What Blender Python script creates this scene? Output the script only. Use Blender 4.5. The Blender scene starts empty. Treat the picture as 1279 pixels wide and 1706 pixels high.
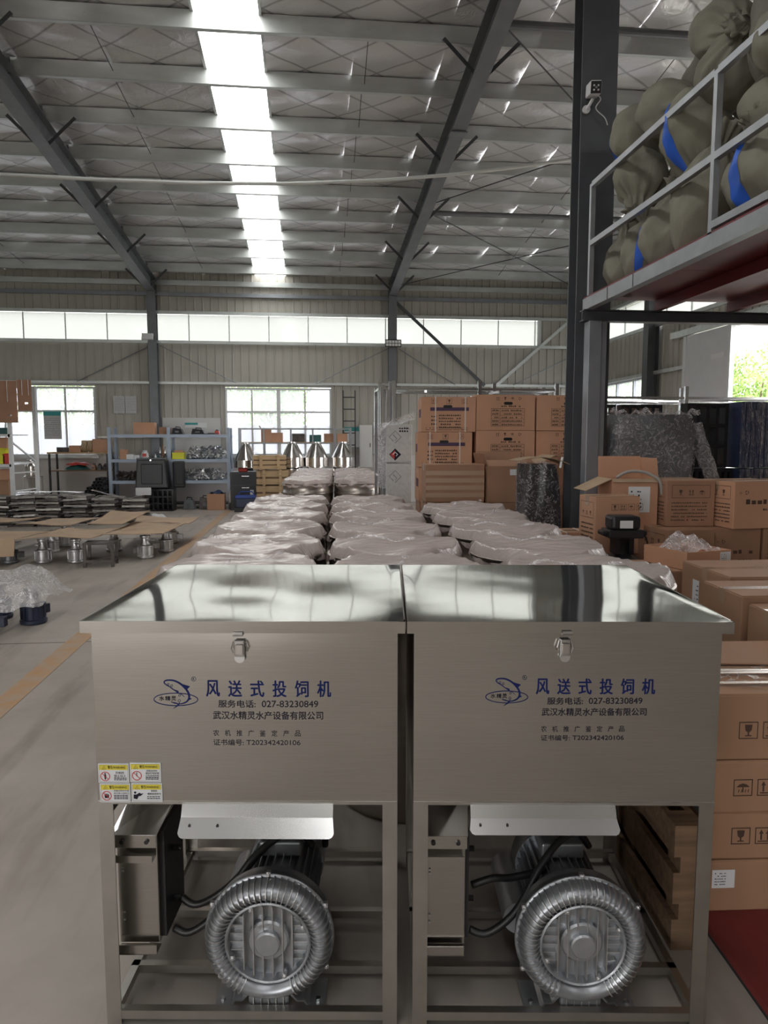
import bpy, math, random
from mathutils import Vector, Matrix, Euler
R_ = math.radians
SC = bpy.context.scene
COL = SC.collection

# ---------------- camera, sky, exposure ----------------
cam_d = bpy.data.cameras.new('camera')
cam = bpy.data.objects.new('camera', cam_d)
COL.objects.link(cam)
cam_d.sensor_fit = 'HORIZONTAL'
cam_d.sensor_width = 36.0
cam_d.lens = 36.0 * 1183.0 / 1279.0
cam_d.clip_start = 0.05
cam_d.clip_end = 300
cam.location = (0, 0, 1.55)
cam.rotation_euler = (R_(90) - math.atan(118 / 1183.0), 0, R_(-6.03))
SC.camera = cam
SC.view_settings.view_transform = 'Standard'
SC.view_settings.look = 'None'
SC.view_settings.gamma = 1.0
SC.view_settings.use_curve_mapping = False
SC.view_settings.exposure = 0.12
SC.cycles.use_denoising = True
SC.cycles.max_bounces = 8
SC.cycles.diffuse_bounces = 5
SC.cycles.glossy_bounces = 4
SC.cycles.transparent_max_bounces = 12
SC.cycles.sample_clamp_indirect = 6.0
SC.cycles.caustics_reflective = False
SC.cycles.caustics_refractive = False

world = bpy.data.worlds.new('overcast_sky')
SC.world = world
world.use_nodes = True
wb = world.node_tree.nodes['Background']
wb.inputs[0].default_value = (1.0, 0.98, 0.965, 1)
wb.inputs[1].default_value = 8.2


def portal(loc, rot, sx, sy):
    """sampling portal in an opening of the shell: emits nothing itself, guides the sky light"""
    l = bpy.data.lights.new('opening_portal', 'AREA')
    l.shape = 'RECTANGLE'
    l.size = sx
    l.size_y = sy
    l.cycles.is_portal = True
    o = bpy.data.objects.new('opening_portal', l)
    o.location = loc
    o.rotation_euler = rot
    COL.objects.link(o)


# ---------------- materials ----------------
MT = {}


def mat(name, col, rough=.5, metal=0.0, var=0.0, vs=6.0, vstretch=(1, 1, 1), bump=0.0, bs=30.0, bstretch=(1, 1, 1),
        coat=0.0, spec=.5, rvar=0.0, col2=None, trans=0.0, aniso=0.0, bdetail=3.0):
    m = bpy.data.materials.new(name)
    m.use_nodes = True
    nt = m.node_tree
    N, L = nt.nodes, nt.links
    p = N['Principled BSDF']
    p.inputs['Base Color'].default_value = (*col, 1)
    p.inputs['Roughness'].default_value = rough
    p.inputs['Metallic'].default_value = metal
    p.inputs['Specular IOR Level'].default_value = spec
    p.inputs['Coat Weight'].default_value = coat
    p.inputs['Coat Roughness'].default_value = .12
    if aniso:
        p.inputs['Anisotropic'].default_value = aniso
    tc = N.new('ShaderNodeTexCoord')
    if var or col2:
        mp = N.new('ShaderNodeMapping')
        mp.inputs['Scale'].default_value = vstretch
        L.new(tc.outputs['Object'], mp.inputs[0])
        n = N.new('ShaderNodeTexNoise')
        n.inputs['Scale'].default_value = vs
        n.inputs['Detail'].default_value = 6
        L.new(mp.outputs[0], n.inputs['Vector'])
        r = N.new('ShaderNodeValToRGB')
        if col2 is None:
            a = tuple(max(0, c * (1 - var)) for c in col)
            b = tuple(min(1, c * (1 + var)) for c in col)
        else:
            a, b = col, col2
        r.color_ramp.elements[0].position = .3
        r.color_ramp.elements[1].position = .7
        r.color_ramp.elements[0].color = (*a, 1)
        r.color_ramp.elements[1].color = (*b, 1)
        L.new(n.outputs['Fac'], r.inputs[0])
        L.new(r.outputs[0], p.inputs['Base Color'])
        if rvar:
            mr = N.new('ShaderNodeMapRange')
            mr.inputs['To Min'].default_value = max(.02, rough - rvar)
            mr.inputs['To Max'].default_value = min(1, rough + rvar)
            L.new(n.outputs['Fac'], mr.inputs['Value'])
            L.new(mr.outputs[0], p.inputs['Roughness'])
    if bump:
        mp = N.new('ShaderNodeMapping')
        mp.inputs['Scale'].default_value = bstretch
        L.new(tc.outputs['Object'], mp.inputs[0])
        n = N.new('ShaderNodeTexNoise')
        n.inputs['Scale'].default_value = bs
        n.inputs['Detail'].default_value = bdetail
        L.new(mp.outputs[0], n.inputs['Vector'])
        b = N.new('ShaderNodeBump')
        b.inputs['Strength'].default_value = min(1.0, bump)
        b.inputs['Distance'].default_value = .02 * max(1, bump)
        L.new(n.outputs['Fac'], b.inputs['Height'])
        L.new(b.outputs[0], p.inputs['Normal'])
        if coat:
            L.new(b.outputs[0], p.inputs['Coat Normal'])
    MT[name] = m
    return m


def mat_film(name, clear=.6, tint=(.9, .88, .9), rough=.18, bs=16.0, stretch=(1, 1, 1), strength=.9):
    """clear stretch film: see-through with milky creases and sharp glints"""
    m = bpy.data.materials.new(name)
    m.use_nodes = True
    nt = m.node_tree
    N, L = nt.nodes, nt.links
    for n in list(N):
        N.remove(n)
    out = N.new('ShaderNodeOutputMaterial')
    tc = N.new('ShaderNodeTexCoord')
    mp = N.new('ShaderNodeMapping')
    mp.inputs['Scale'].default_value = stretch
    L.new(tc.outputs['Object'], mp.inputs[0])
    n = N.new('ShaderNodeTexNoise')
    n.inputs['Scale'].default_value = bs
    n.inputs['Detail'].default_value = 3.5
    n.inputs['Distortion'].default_value = 2.2
    L.new(mp.outputs[0], n.inputs['Vector'])
    b = N.new('ShaderNodeBump')
    b.inputs['Strength'].default_value = strength
    b.inputs['Distance'].default_value = .02
    L.new(n.outputs['Fac'], b.inputs['Height'])
    p = N.new('ShaderNodeBsdfPrincipled')
    p.inputs['Base Color'].default_value = (*tint, 1)
    p.inputs['Roughness'].default_value = rough
    p.inputs['Specular IOR Level'].default_value = .9
    L.new(b.outputs[0], p.inputs['Normal'])
    t = N.new('ShaderNodeBsdfTransparent')
    mx = N.new('ShaderNodeMixShader')
    sub = N.new('ShaderNodeMath')
    sub.operation = 'SUBTRACT'
    sub.inputs[1].default_value = .5
    L.new(n.outputs['Fac'], sub.inputs[0])
    ab = N.new('ShaderNodeMath')
    ab.operation = 'ABSOLUTE'
    L.new(sub.outputs[0], ab.inputs[0])
    n2 = N.new('ShaderNodeTexNoise')
    n2.inputs['Scale'].default_value = bs * .22
    n2.inputs['Detail'].default_value = 2
    L.new(mp.outputs[0], n2.inputs['Vector'])
    r = N.new('ShaderNodeMapRange')
    r.inputs['From Min'].default_value = .0
    r.inputs['From Max'].default_value = .035
    r.inputs['To Min'].default_value = min(1, 1 - clear + .28)
    r.inputs['To Max'].default_value = max(0, 1 - clear - .18)
    L.new(ab.outputs[0], r.inputs['Value'])
    ad = N.new('ShaderNodeMath')
    ad.operation = 'MULTIPLY_ADD'
    ad.use_clamp = True
    ad.inputs[1].default_value = .9
    ad.inputs[2].default_value = -.45
    L.new(n2.outputs['Fac'], ad.inputs[0])
    ad2 = N.new('ShaderNodeMath')
    ad2.operation = 'ADD'
    ad2.use_clamp = True
    L.new(r.outputs[0], ad2.inputs[0])
    L.new(ad.outputs[0], ad2.inputs[1])
    r = ad2
    L.new(r.outputs[0], mx.inputs[0])
    L.new(t.outputs[0], mx.inputs[1])
    L.new(p.outputs[0], mx.inputs[2])
    L.new(mx.outputs[0], out.inputs[0])
    MT[name] = m
    return m


def mat_pane(name, tcol, gloss=.08, milky=0.0):
    """window pane: mostly see-through, a little mirror, optionally milky (translucent sheet)"""
    m = bpy.data.materials.new(name)
    m.use_nodes = True
    nt = m.node_tree
    N, L = nt.nodes, nt.links
    for n in list(N):
        N.remove(n)
    out = N.new('ShaderNodeOutputMaterial')
    t = N.new('ShaderNodeBsdfTransparent')
    t.inputs[0].default_value = (*tcol, 1)
    g = N.new('ShaderNodeBsdfGlossy')
    g.inputs['Roughness'].default_value = .03
    mx = N.new('ShaderNodeMixShader')
    mx.inputs[0].default_value = gloss
    L.new(t.outputs[0], mx.inputs[1])
    L.new(g.outputs[0], mx.inputs[2])
    last = mx
    if milky:
        d = N.new('ShaderNodeBsdfTranslucent')
        d.inputs[0].default_value = (.9, .93, .93, 1)
        m2 = N.new('ShaderNodeMixShader')
        m2.inputs[0].default_value = milky
        L.new(mx.outputs[0], m2.inputs[1])
        L.new(d.outputs[0], m2.inputs[2])
        last = m2
    L.new(last.outputs[0], out.inputs[0])
    MT[name] = m
    return m


# metals
mat('lid_steel', (.68, .67, .65), .065, 1, bump=.03, bs=4, bdetail=1)
mat('brushed_steel', (.50, .48, .45), .23, 1, var=.05, vs=30, vstretch=(.3, 1, 14), aniso=.5, bump=.015, bs=3, bdetail=1)
mat('frame_steel', (.46, .44, .41), .34, 1, var=.08, vs=12)
mat('bright_sheet', (.86, .87, .88), .22, 1, bump=.03, bs=5)
mat('chrome', (.62, .62, .63), .20, 1)
mat('hopper_steel', (.75, .72, .70), .16, 1, bump=.03, bs=8)
mat('drum_steel', (.40, .36, .33), .33, 1, var=.12, vs=9)
mat('cast_alu', (.44, .455, .48), .36, .75, var=.08, vs=25, bump=.08, bs=120)
mat('cast_ring', (.34, .355, .38), .36, .75, var=.08, vs=25)
mat('cast_dark', (.26, .27, .285), .45, .6, var=.1, vs=25)
mat('alu_part', (.62, .62, .63), .35, .9, var=.2, vs=14)
mat('galv', (.60, .63, .62), .42, .6, var=.10, vs=7, vstretch=(.3, 1, 1))
mat('dark_paint', (.085, .09, .10), .42, .1, var=.12, vs=4)
mat('grey_paint', (.17, .18, .195), .42, .15, var=.12, vs=4)
mat('post_grey', (.27, .285, .31), .38, .35, var=.10, vs=5)
mat('rail_grey', (.33, .345, .365), .38, .4, var=.12, vs=6)
mat('rack_blue', (.36, .43, .53), .42, .1, var=.06)
mat('rack_white', (.72, .74, .75), .45, .1, var=.06)
mat('black_steel', (.03, .03, .033), .45, .2)
mat('rust_steel', (.10, .085, .078), .55, .5, var=.4, vs=10)
mat('tray_steel', (.30, .28, .26), .42, .8, var=.3, vs=10)
# plastics, paint, paper
mat('black_plastic', (.018, .018, .021), .38, 0, bump=.05, bs=60)
mat('rubber', (.012, .012, .013), .42)
mat('blue_plastic', (.03, .075, .38), .4)
mat('navy_plastic', (.035, .05, .11), .38, 0, var=.3, vs=5)
mat('motor_blue', (.03, .038, .075), .38, 0, var=.2)
mat('yellow_plastic', (.78, .76, .03), .45)
mat('red_plastic', (.62, .05, .03), .45)
mat('white_plastic', (.75, .76, .77), .4)
mat('grey_plastic', (.13, .14, .15), .45)
mat('white_paper', (.78, .79, .80), .6)
mat('notice_paper', (.56, .57, .57), .7, var=.08, vs=30)
mat('teal_print', (.05, .36, .36), .6)
mat('red_print', (.60, .08, .06), .6)
mat('ink_blue', (.006, .014, .10), .6, spec=.2)
mat('ink_dark', (.018, .016, .03), .6, spec=.2)
mat('ink_brown', (.085, .05, .035), .7)
mat('ink_purple', (.075, .045, .095), .7)
mat('sticker_yellow', (.74, .63, .06), .45)
mat('sticker_white', (.74, .76, .78), .45)
mat('sign_red', (.55, .04, .04), .5)
mat('orange_paint', (.50, .29, .14), .65, var=.3, vs=9, col2=(.43, .34, .26))
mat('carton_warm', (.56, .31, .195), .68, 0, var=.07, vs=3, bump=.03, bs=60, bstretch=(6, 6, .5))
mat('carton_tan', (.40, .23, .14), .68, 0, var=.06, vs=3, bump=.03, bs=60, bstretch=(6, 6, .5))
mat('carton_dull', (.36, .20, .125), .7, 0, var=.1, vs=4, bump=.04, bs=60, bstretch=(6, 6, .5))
mat('carton_sheet', (.46, .33, .22), .75, 0, var=.12, vs=3, bump=.05, bs=20)
mat('carton_inside', (.33, .215, .135), .75, 0, var=.06)
mat('tape_clear', (.47, .32, .22), .18, 0, coat=.8)
mat('strap_white', (.70, .62, .55), .4)
mat('wood', (.50, .35, .20), .65, 0, var=.18, vs=5, vstretch=(.6, 8, 8))
mat('wood_dark', (.20, .125, .075), .75, 0, var=.3, vs=5, vstretch=(.6, 8, 8))
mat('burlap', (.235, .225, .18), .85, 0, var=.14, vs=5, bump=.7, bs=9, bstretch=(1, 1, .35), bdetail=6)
mat('burlap_dark', (.18, .172, .142), .85, 0, var=.14, vs=5, bump=.7, bs=9, bstretch=(1, 1, .35), bdetail=6)  # darker copy of burlap; shade on the sacks deep in the pile is coloured in
mat('sack_blue', (.02, .12, .62), .5)
mat('twine', (.32, .29, .22), .8)
mat('foam_wrap', (.50, .42, .395), .45, 0, var=.06, vs=3, bump=.55, bs=4, bstretch=(1.0, 20, 4), coat=.7)
mat('deck_red', (.16, .018, .024), .5, 0, var=.2, vs=3)
mat('mat_red', (.20, .03, .026), .7, 0, var=.2, vs=5)
mat('clad_beige', (.46, .445, .395), .5, .12, var=.04, vs=2)
mat('clad_white', (.62, .62, .60), .5, .05, var=.04, vs=2)
mat('plaster', (.60, .57, .55), .8, 0, var=.06, vs=2)
mat('pvc_white', (.70, .73, .74), .35)
mat('door_white', (.66, .68, .70), .5, 0, var=.03)
mat('conduit', (.62, .64, .62), .4)
mat('leaf', (.30, .44, .14), .6, 0, var=.4, vs=2)
mat('bark', (.12, .09, .06), .9)
mat('outside_wall', (.16, .16, .185), .8)
mat('outside_ground', (.30, .30, .28), .9)
mat('coil_tan', (.48, .36, .22), .7)
mat('teal_metal', (.04, .13, .12), .5, .2)
mat('film_bag', (.78, .74, .73), .2, 0, bump=.9, bs=22, coat=.8)
mat('cloth_grey', (.34, .32, .30), .8, bump=.3, bs=10)
mat('led_glass', (.80, .82, .80), .2)
mat_film('film', .80, bs=11)
mat_film('film_milky', .56, rough=.14, bs=12)
mat_film('film_thin', .90, bs=7)
mat_film('film_streak', .80, bs=9, stretch=(4, 4, .35))
mat_pane('glass', (.66, .68, .73), .06, .16)
mat_pane('band_sheet', (.27, .275, .265), .06, .22)
mat_pane('roof_sheet', (.95, .95, .94), .04, .25)


def mat_floor():
    m = mat('concrete', (.40, .375, .345), .55, 0, spec=.35)
    nt = m.node_tree
    N, L = nt.nodes, nt.links
    p = N['Principled BSDF']
    tc = N.new('ShaderNodeTexCoord')
    n1 = N.new('ShaderNodeTexNoise')
    n1.inputs['Scale'].default_value = 1.1
    n1.inputs['Detail'].default_value = 9
    n1.inputs['Roughness'].default_value = .62
    L.new(tc.outputs['Object'], n1.inputs['Vector'])
    r = N.new('ShaderNodeValToRGB')
    r.color_ramp.elements[0].position = .32
    r.color_ramp.elements[1].position = .68
    r.color_ramp.elements[0].color = (.345, .305, .265, 1)
    r.color_ramp.elements[1].color = (.475, .43, .385, 1)
    L.new(n1.outputs['Fac'], r.inputs[0])
    # dark scuffs drawn out along the aisle
    mp = N.new('ShaderNodeMapping')
    mp.inputs['Scale'].default_value = (3.0, .5, 1)
    mp.inputs['Rotation'].default_value = (0, 0, .5)
    L.new(tc.outputs['Object'], mp.inputs[0])
    n2 = N.new('ShaderNodeTexNoise')
    n2.inputs['Scale'].default_value = 1.6
    n2.inputs['Detail'].default_value = 8
    L.new(mp.outputs[0], n2.inputs['Vector'])
    r2 = N.new('ShaderNodeValToRGB')
    r2.color_ramp.elements[0].position = .30
    r2.color_ramp.elements[1].position = .46
    r2.color_ramp.elements[0].color = (.72, .70, .68, 1)
    r2.color_ramp.elements[1].color = (1, 1, 1, 1)
    L.new(n2.outputs['Fac'], r2.inputs[0])
    mul = N.new('ShaderNodeMix')
    mul.data_type = 'RGBA'
    mul.blend_type = 'MULTIPLY'
    mul.inputs['Factor'].default_value = 1
    L.new(r.outputs[0], mul.inputs['A'])
    L.new(r2.outputs[0], mul.inputs['B'])
    L.new(mul.outputs['Result'], p.inputs['Base Color'])
    mr = N.new('ShaderNodeMapRange')
    mr.inputs['To Min'].default_value = .4
    mr.inputs['To Max'].default_value = .75
    L.new(n2.outputs['Fac'], mr.inputs['Value'])
    L.new(mr.outputs[0], p.inputs['Roughness'])


mat_floor()


def mat_foil():
    """silver insulation foil lying on a diamond wire net: soft metal, net lines pressed in"""
    m = mat('foil', (.76, .755, .76), .34, .55)
    nt = m.node_tree
    N, L = nt.nodes, nt.links
    p = N['Principled BSDF']
    tc = N.new('ShaderNodeTexCoord')
    hs = []
    for ang in (38, -38):
        mp = N.new('ShaderNodeMapping')
        mp.inputs['Rotation'].default_value = (0, 0, R_(ang))
        L.new(tc.outputs['Object'], mp.inputs[0])
        w = N.new('ShaderNodeTexWave')
        w.wave_type = 'BANDS'
        w.bands_direction = 'Y'
        w.wave_profile = 'SIN'
        w.inputs['Scale'].default_value = .55
        w.inputs['Distortion'].default_value = .35
        w.inputs['Detail'].default_value = 1
        L.new(mp.outputs[0], w.inputs['Vector'])
        pw = N.new('ShaderNodeMath')
        pw.operation = 'POWER'
        pw.inputs[1].default_value = 160
        L.new(w.outputs['Fac'], pw.inputs[0])
        hs.append((w, pw))
    mx = N.new('ShaderNodeMath')
    mx.operation = 'MAXIMUM'
    L.new(hs[0][1].outputs[0], mx.inputs[0])
    L.new(hs[1][1].outputs[0], mx.inputs[1])
    r = N.new('ShaderNodeMix')
    r.data_type = 'RGBA'
    r.inputs['A'].default_value = (.76, .755, .765, 1)
    r.inputs['B'].default_value = (.26, .26, .27, 1)
    mm = N.new('ShaderNodeMath')
    mm.operation = 'MULTIPLY'
    mm.inputs[1].default_value = .75
    L.new(mx.outputs[0], mm.inputs[0])
    L.new(mm.outputs[0], r.inputs['Factor'])
    L.new(r.outputs['Result'], p.inputs['Base Color'])
    nz = N.new('ShaderNodeTexNoise')
    nz.inputs['Scale'].default_value = 5
    nz.inputs['Detail'].default_value = 6
    nz.inputs['Distortion'].default_value = 1.2
    L.new(tc.outputs['Object'], nz.inputs['Vector'])
    ad = N.new('ShaderNodeMath')
    ad.operation = 'ADD'
    L.new(hs[0][0].outputs['Fac'], ad.inputs[0])
    L.new(hs[1][0].outputs['Fac'], ad.inputs[1])
    sb = N.new('ShaderNodeMath')
    sb.operation = 'MULTIPLY_ADD'
    sb.inputs[1].default_value = .9
    L.new(nz.outputs['Fac'], sb.inputs[0])
    L.new(ad.outputs[0], sb.inputs[2])
    b = N.new('ShaderNodeBump')
    b.inputs['Strength'].default_value = .55
    b.inputs['Distance'].default_value = .03
    b.invert = True
    L.new(sb.outputs[0], b.inputs['Height'])
    L.new(b.outputs[0], p.inputs['Normal'])


mat_foil()


# ---------------- mesh builder ----------------
class MB:
    def __init__(s):
        s.v, s.f = [], []

    def add(s, vs, fs, M=None):
        o = len(s.v)
        s.v += [tuple(M @ Vector(p)) if M else tuple(p) for p in vs]
        s.f += [tuple(i + o for i in f) for f in fs]
        return s

    def box(s, x0, y0, z0, x1, y1, z1, M=None):
        vs = [(x0, y0, z0), (x1, y0, z0), (x1, y1, z0), (x0, y1, z0), (x0, y0, z1), (x1, y0, z1), (x1, y1, z1), (x0, y1, z1)]
        return s.add(vs, [(0, 3, 2, 1), (4, 5, 6, 7), (0, 1, 5, 4), (1, 2, 6, 5), (2, 3, 7, 6), (3, 0, 4, 7)], M)

    def cbox(s, c, d, rot=(0, 0, 0)):
        M = Matrix.Translation(c) @ Euler(rot).to_matrix().to_4x4()
        return s.box(-d[0] / 2, -d[1] / 2, -d[2] / 2, d[0] / 2, d[1] / 2, d[2] / 2, M)

    def bar(s, p0, p1, w, h=None, up=(0, 0, 1)):
        """rectangular bar from p0 to p1"""
        h = h or w
        p0, p1 = Vector(p0), Vector(p1)
        d = p1 - p0
        q = d.normalized()
        u = Vector(up)
        if abs(q.dot(u)) > .99:
            u = Vector((0, 1, 0))
        a = q.cross(u).normalized() * w / 2
        b = a.cross(q).normalized() * h / 2
        vs = []
        for p in (p0, p1):
            vs += [p - a - b, p + a - b, p + a + b, p - a + b]
        return s.add(vs, [(3, 2, 1, 0), (4, 5, 6, 7), (0, 1, 5, 4), (1, 2, 6, 5), (2, 3, 7, 6), (3, 0, 4, 7)])

    def tube(s, pts, r, n=8, caps=True, r1=None):
        pts = [Vector(p) for p in pts]
        k = len(pts)
        o = len(s.v)
        ref = Vector((0, 0, 1))
        for i, p in enumerate(pts):
            t = (pts[min(i + 1, k - 1)] - pts[max(i - 1, 0)]).normalized()
            if i == 0:
                if abs(t.dot(ref)) > .95:
                    ref = Vector((1, 0, 0))
                a = t.cross(ref).normalized()
            else:
                a = (a - t * a.dot(t)).normalized()
            b = t.cross(a)
            rr = r if r1 is None else r + (r1 - r) * i / (k - 1)
            for j in range(n):
                an = 2 * math.pi * j / n
                s.v.append(tuple(p + (a * math.cos(an) + b * math.sin(an)) * rr))
        for i in range(k - 1):
            for j in range(n):
                s.f.append((o + i * n + j, o + i * n + (j + 1) % n, o + (i + 1) * n + (j + 1) % n, o + (i + 1) * n + j))
        if caps:
            s.f.append(tuple(o + j for j in reversed(range(n))))
            s.f.append(tuple(o + (k - 1) * n + j for j in range(n)))
        return s

    def cyl(s, p0, p1, r, n=16, r1=None):
        return s.tube([p0, p1], r, n, True, r1)

    def lathe(s, prof, n=24, M=None, caps=True):
        """prof: (r, z) pairs, around z"""
        vs, fs = [], []
        for (r, z) in prof:
            for j in range(n):
                a = 2 * math.pi * j / n
                vs.append((r * math.cos(a), r * math.sin(a), z))
        for i in range(len(prof) - 1):
            for j in range(n):
                fs.append((i * n + j, i * n + (j + 1) % n, (i + 1) * n + (j + 1) % n, (i + 1) * n + j))
        if caps and prof[0][0] > 1e-4:
            fs.append(tuple(reversed(range(n))))
        if caps and prof[-1][0] > 1e-4:
            k = (len(prof) - 1) * n
            fs.append(tuple(range(k, k + n)))
        return s.add(vs, fs, M)

    def prism(s, poly, h, M=None):
        """2-D polygon in x,y extruded by h along z"""
        n = len(poly)
        vs = [(x, y, 0) for x, y in poly] + [(x, y, h) for x, y in poly]
        fs = [tuple(reversed(range(n))), tuple(range(n, 2 * n))]
        fs += [(i, (i + 1) % n, n + (i + 1) % n, n + i) for i in range(n)]
        return s.add(vs, fs, M)

    def grid(s, nx, ny, fn, thick=0.0):
        o = len(s.v)
        for j in range(ny + 1):
            for i in range(nx + 1):
                s.v.append(tuple(fn(i / nx, j / ny)))
        for j in range(ny):
            for i in range(nx):
                a = o + j * (nx + 1) + i
                s.f.append((a, a + 1, a + nx + 2, a + nx + 1))
        return s

    def mesh(s, name, m, smooth=False):
        me = bpy.data.meshes.new(name)
        me.from_pydata(s.v, [], s.f)
        me.materials.append(MT[m])
        if smooth:
            me.polygons.foreach_set('use_smooth', [True] * len(me.polygons))
        me.update()
        return me

    def build(s, name, m, parent=None, smooth=False, bevel=0, solid=0, sharp=None, subd=0):
        o = bpy.data.objects.new(name, s.mesh(name, m, smooth))
        COL.objects.link(o)
        if parent:
            o.parent = parent
        if solid:
            k = o.modifiers.new('solid', 'SOLIDIFY')
            k.thickness = solid
            k.offset = 0
        if bevel:
            k = o.modifiers.new('bevel', 'BEVEL')
            k.width = bevel
            k.segments = 2
            k.limit_method = 'ANGLE'
        if subd:
            k = o.modifiers.new('sub', 'SUBSURF')
            k.levels = k.render_levels = subd
        if sharp and smooth:
            o.data.set_sharp_from_angle(angle=R_(sharp))
        return o


def inst(name, me, parent=None, loc=(0, 0, 0), rot=(0, 0, 0), sc=None):
    o = bpy.data.objects.new(name, me)
    COL.objects.link(o)
    o.location = loc
    o.rotation_euler = rot
    if sc:
        o.scale = sc
    if parent:
        o.parent = parent
    return o


def tag(o, label=None, cat=None, group=None, kind=None):
    if label:
        o['label'] = label
    if cat:
        o['category'] = cat
    if group:
        o['group'] = group
    if kind:
        o['kind'] = kind
    return o


def thing(name, label, cat, loc=(0, 0, 0), rz=0.0, group=None, kind=None):
    o = bpy.data.objects.new(name, None)
    COL.objects.link(o)
    o.location = loc
    o.rotation_euler = (0, 0, R_(rz))
    o.empty_display_size = .1
    return tag(o, label, cat, group, kind)


def copy_tree(o, parent=None):
    c = o.copy()
    COL.objects.link(c)
    c.parent = parent
    for ch in o.children:
        copy_tree(ch, c)
    return c


def text_mesh(s, x0, x1, z0, z1, y, weight=0.0, name='lettering'):
    """lettering as a thin raised print filling the given box on a plane facing -y"""
    c = bpy.data.curves.new(name, 'FONT')
    c.body = s
    c.resolution_u = 3
    o = bpy.data.objects.new(name, c)
    COL.objects.link(o)
    bpy.context.view_layer.update()
    dg = bpy.context.evaluated_depsgraph_get()
    me = bpy.data.meshes.new_from_object(o.evaluated_get(dg))
    bpy.data.objects.remove(o)
    bpy.data.curves.remove(c)
    xs = [v.co.x for v in me.vertices]
    ys = [v.co.y for v in me.vertices]
    ax, bx, ay, by = min(xs), max(xs), min(ys), max(ys)
    for v in me.vertices:
        u = (v.co.x - ax) / max(1e-6, bx - ax)
        w = (v.co.y - ay) / max(1e-6, by - ay)
        v.co = (x0 + u * (x1 - x0), y, z0 + w * (z1 - z0))
    me.name = name
    if weight:                      # heavier strokes: two more prints shifted by a hair
        mb = MB()
        k = weight * (z1 - z0)
        vs = [v.co.copy() for v in me.vertices]
        fs = [tuple(p.vertices) for p in me.polygons]
        for i, (dx, dz) in enumerate(((-k, -k * .4), (k, -k * .4), (0, k * .6))):
            mb.add([(v.x + dx, v.y - i * .00004, v.z + dz) for v in vs], fs)
        bpy.data.meshes.remove(me)
        me = bpy.data.meshes.new(name)
        me.from_pydata(mb.v, [], mb.f)
    return me


def text(s, x0, x1, z0, z1, y, m, parent, weight=0.0, name='lettering'):
    me = text_mesh(s, x0, x1, z0, z1, y, weight, name)
    me.materials.clear()
    me.materials.append(MT[m])
    return inst(name, me, parent)


def join_text(items, y, m, parent, name='lettering'):
    """several strings of one print: (string, x0, x1, z0, z1, weight)"""
    for s, x0, x1, z0, z1, w in items:
        text(s, x0, x1, z0, z1, y, m, parent, w, name)
# ================= the setting =================
XL, XR, YB, YF = -11.5, 7.24, 18.0, -9.0
SLOPE = .09


def zp(y):            # underside of the purlins
    return 5.40 + SLOPE * (18 - max(y, 1.0)) - (SLOPE * (1.0 - y) if y < 1.0 else 0)


def S(o, label=None, group=None):
    return tag(o, label, None, group, 'structure')


# floor with its orange lane line
fl = S(MB().box(XL - .2, YF - .2, -.2, XR + .2, YB + .2, 0).build('floor', 'concrete'), 'worn grey concrete workshop floor')
MB().box(-1.885, -6, 0, -1.735, 16.2, .003).build('lane_line', 'orange_paint', fl)
MB().box(4.7, 2.2, 0, 4.85, 12, .003).build('lane_line', 'orange_paint', fl)
jt = MB()
for y in (5.6, 11.6):
    jt.box(XL, y - .004, 0, XR, y + .004, .0015)
jt.build('expansion_joint', 'ink_brown', fl)
gr = S(MB().box(-60, -60, -.6, 60, 80, -.25).build('ground_outside', 'outside_ground'), 'pale ground outside the workshop')


# ribbed cladding sheets
def rib_profile(w, n=4):
    pts = [(0, 0)]
    for i in range(n):
        c = (i + .5) * w / n
        pts += [(c - .022, 0), (c - .012, -.024), (c + .012, -.024), (c + .022, 0)]
    pts.append((w, 0))
    return pts


_sheets = {}


def sheet_mesh(w, h, m, n):
    k = (round(w, 3), round(h, 3), m, n)
    if k not in _sheets:
        mb = MB()
        pr = rib_profile(w - .004, n)
        vs = [(x, y, 0) for x, y in pr] + [(x, y, h) for x, y in pr]
        q = len(pr)
        mb.add(vs, [(i, i + 1, q + i + 1, q + i) for i in range(q - 1)])
        _sheets[k] = mb.mesh('cladding_sheet', m)
    return _sheets[k]


def clad(parent, a0, a1, z0, z1, at, side='B', m='clad_beige', sw=.8):
    """sheets from a0 to a1 along the wall; side B back wall (faces -y), R right wall (faces -x), L, F"""
    n = max(1, round((a1 - a0) / sw))
    w = (a1 - a0) / n
    me = sheet_mesh(w, z1 - z0, m, max(1, round(w / .2)))
    for i in range(n):
        a = a0 + i * w
        if side == 'B':
            inst('cladding_sheet', me, parent, (a, at, z0), (0, 0, 0))
        elif side == 'R':
            inst('cladding_sheet', me, parent, (at, a + w, z0), (0, 0, R_(-90)))
        elif side == 'L':
            inst('cladding_sheet', me, parent, (at, a, z0), (0, 0, R_(90)))
        else:
            inst('cladding_sheet', me, parent, (a + w, at, z0), (0, 0, R_(180)))


def slab(parent, x0, y0, z0, x1, y1, z1, m, name):
    return MB().box(x0, y0, z0, x1, y1, z1).build(name, m, parent)


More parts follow.
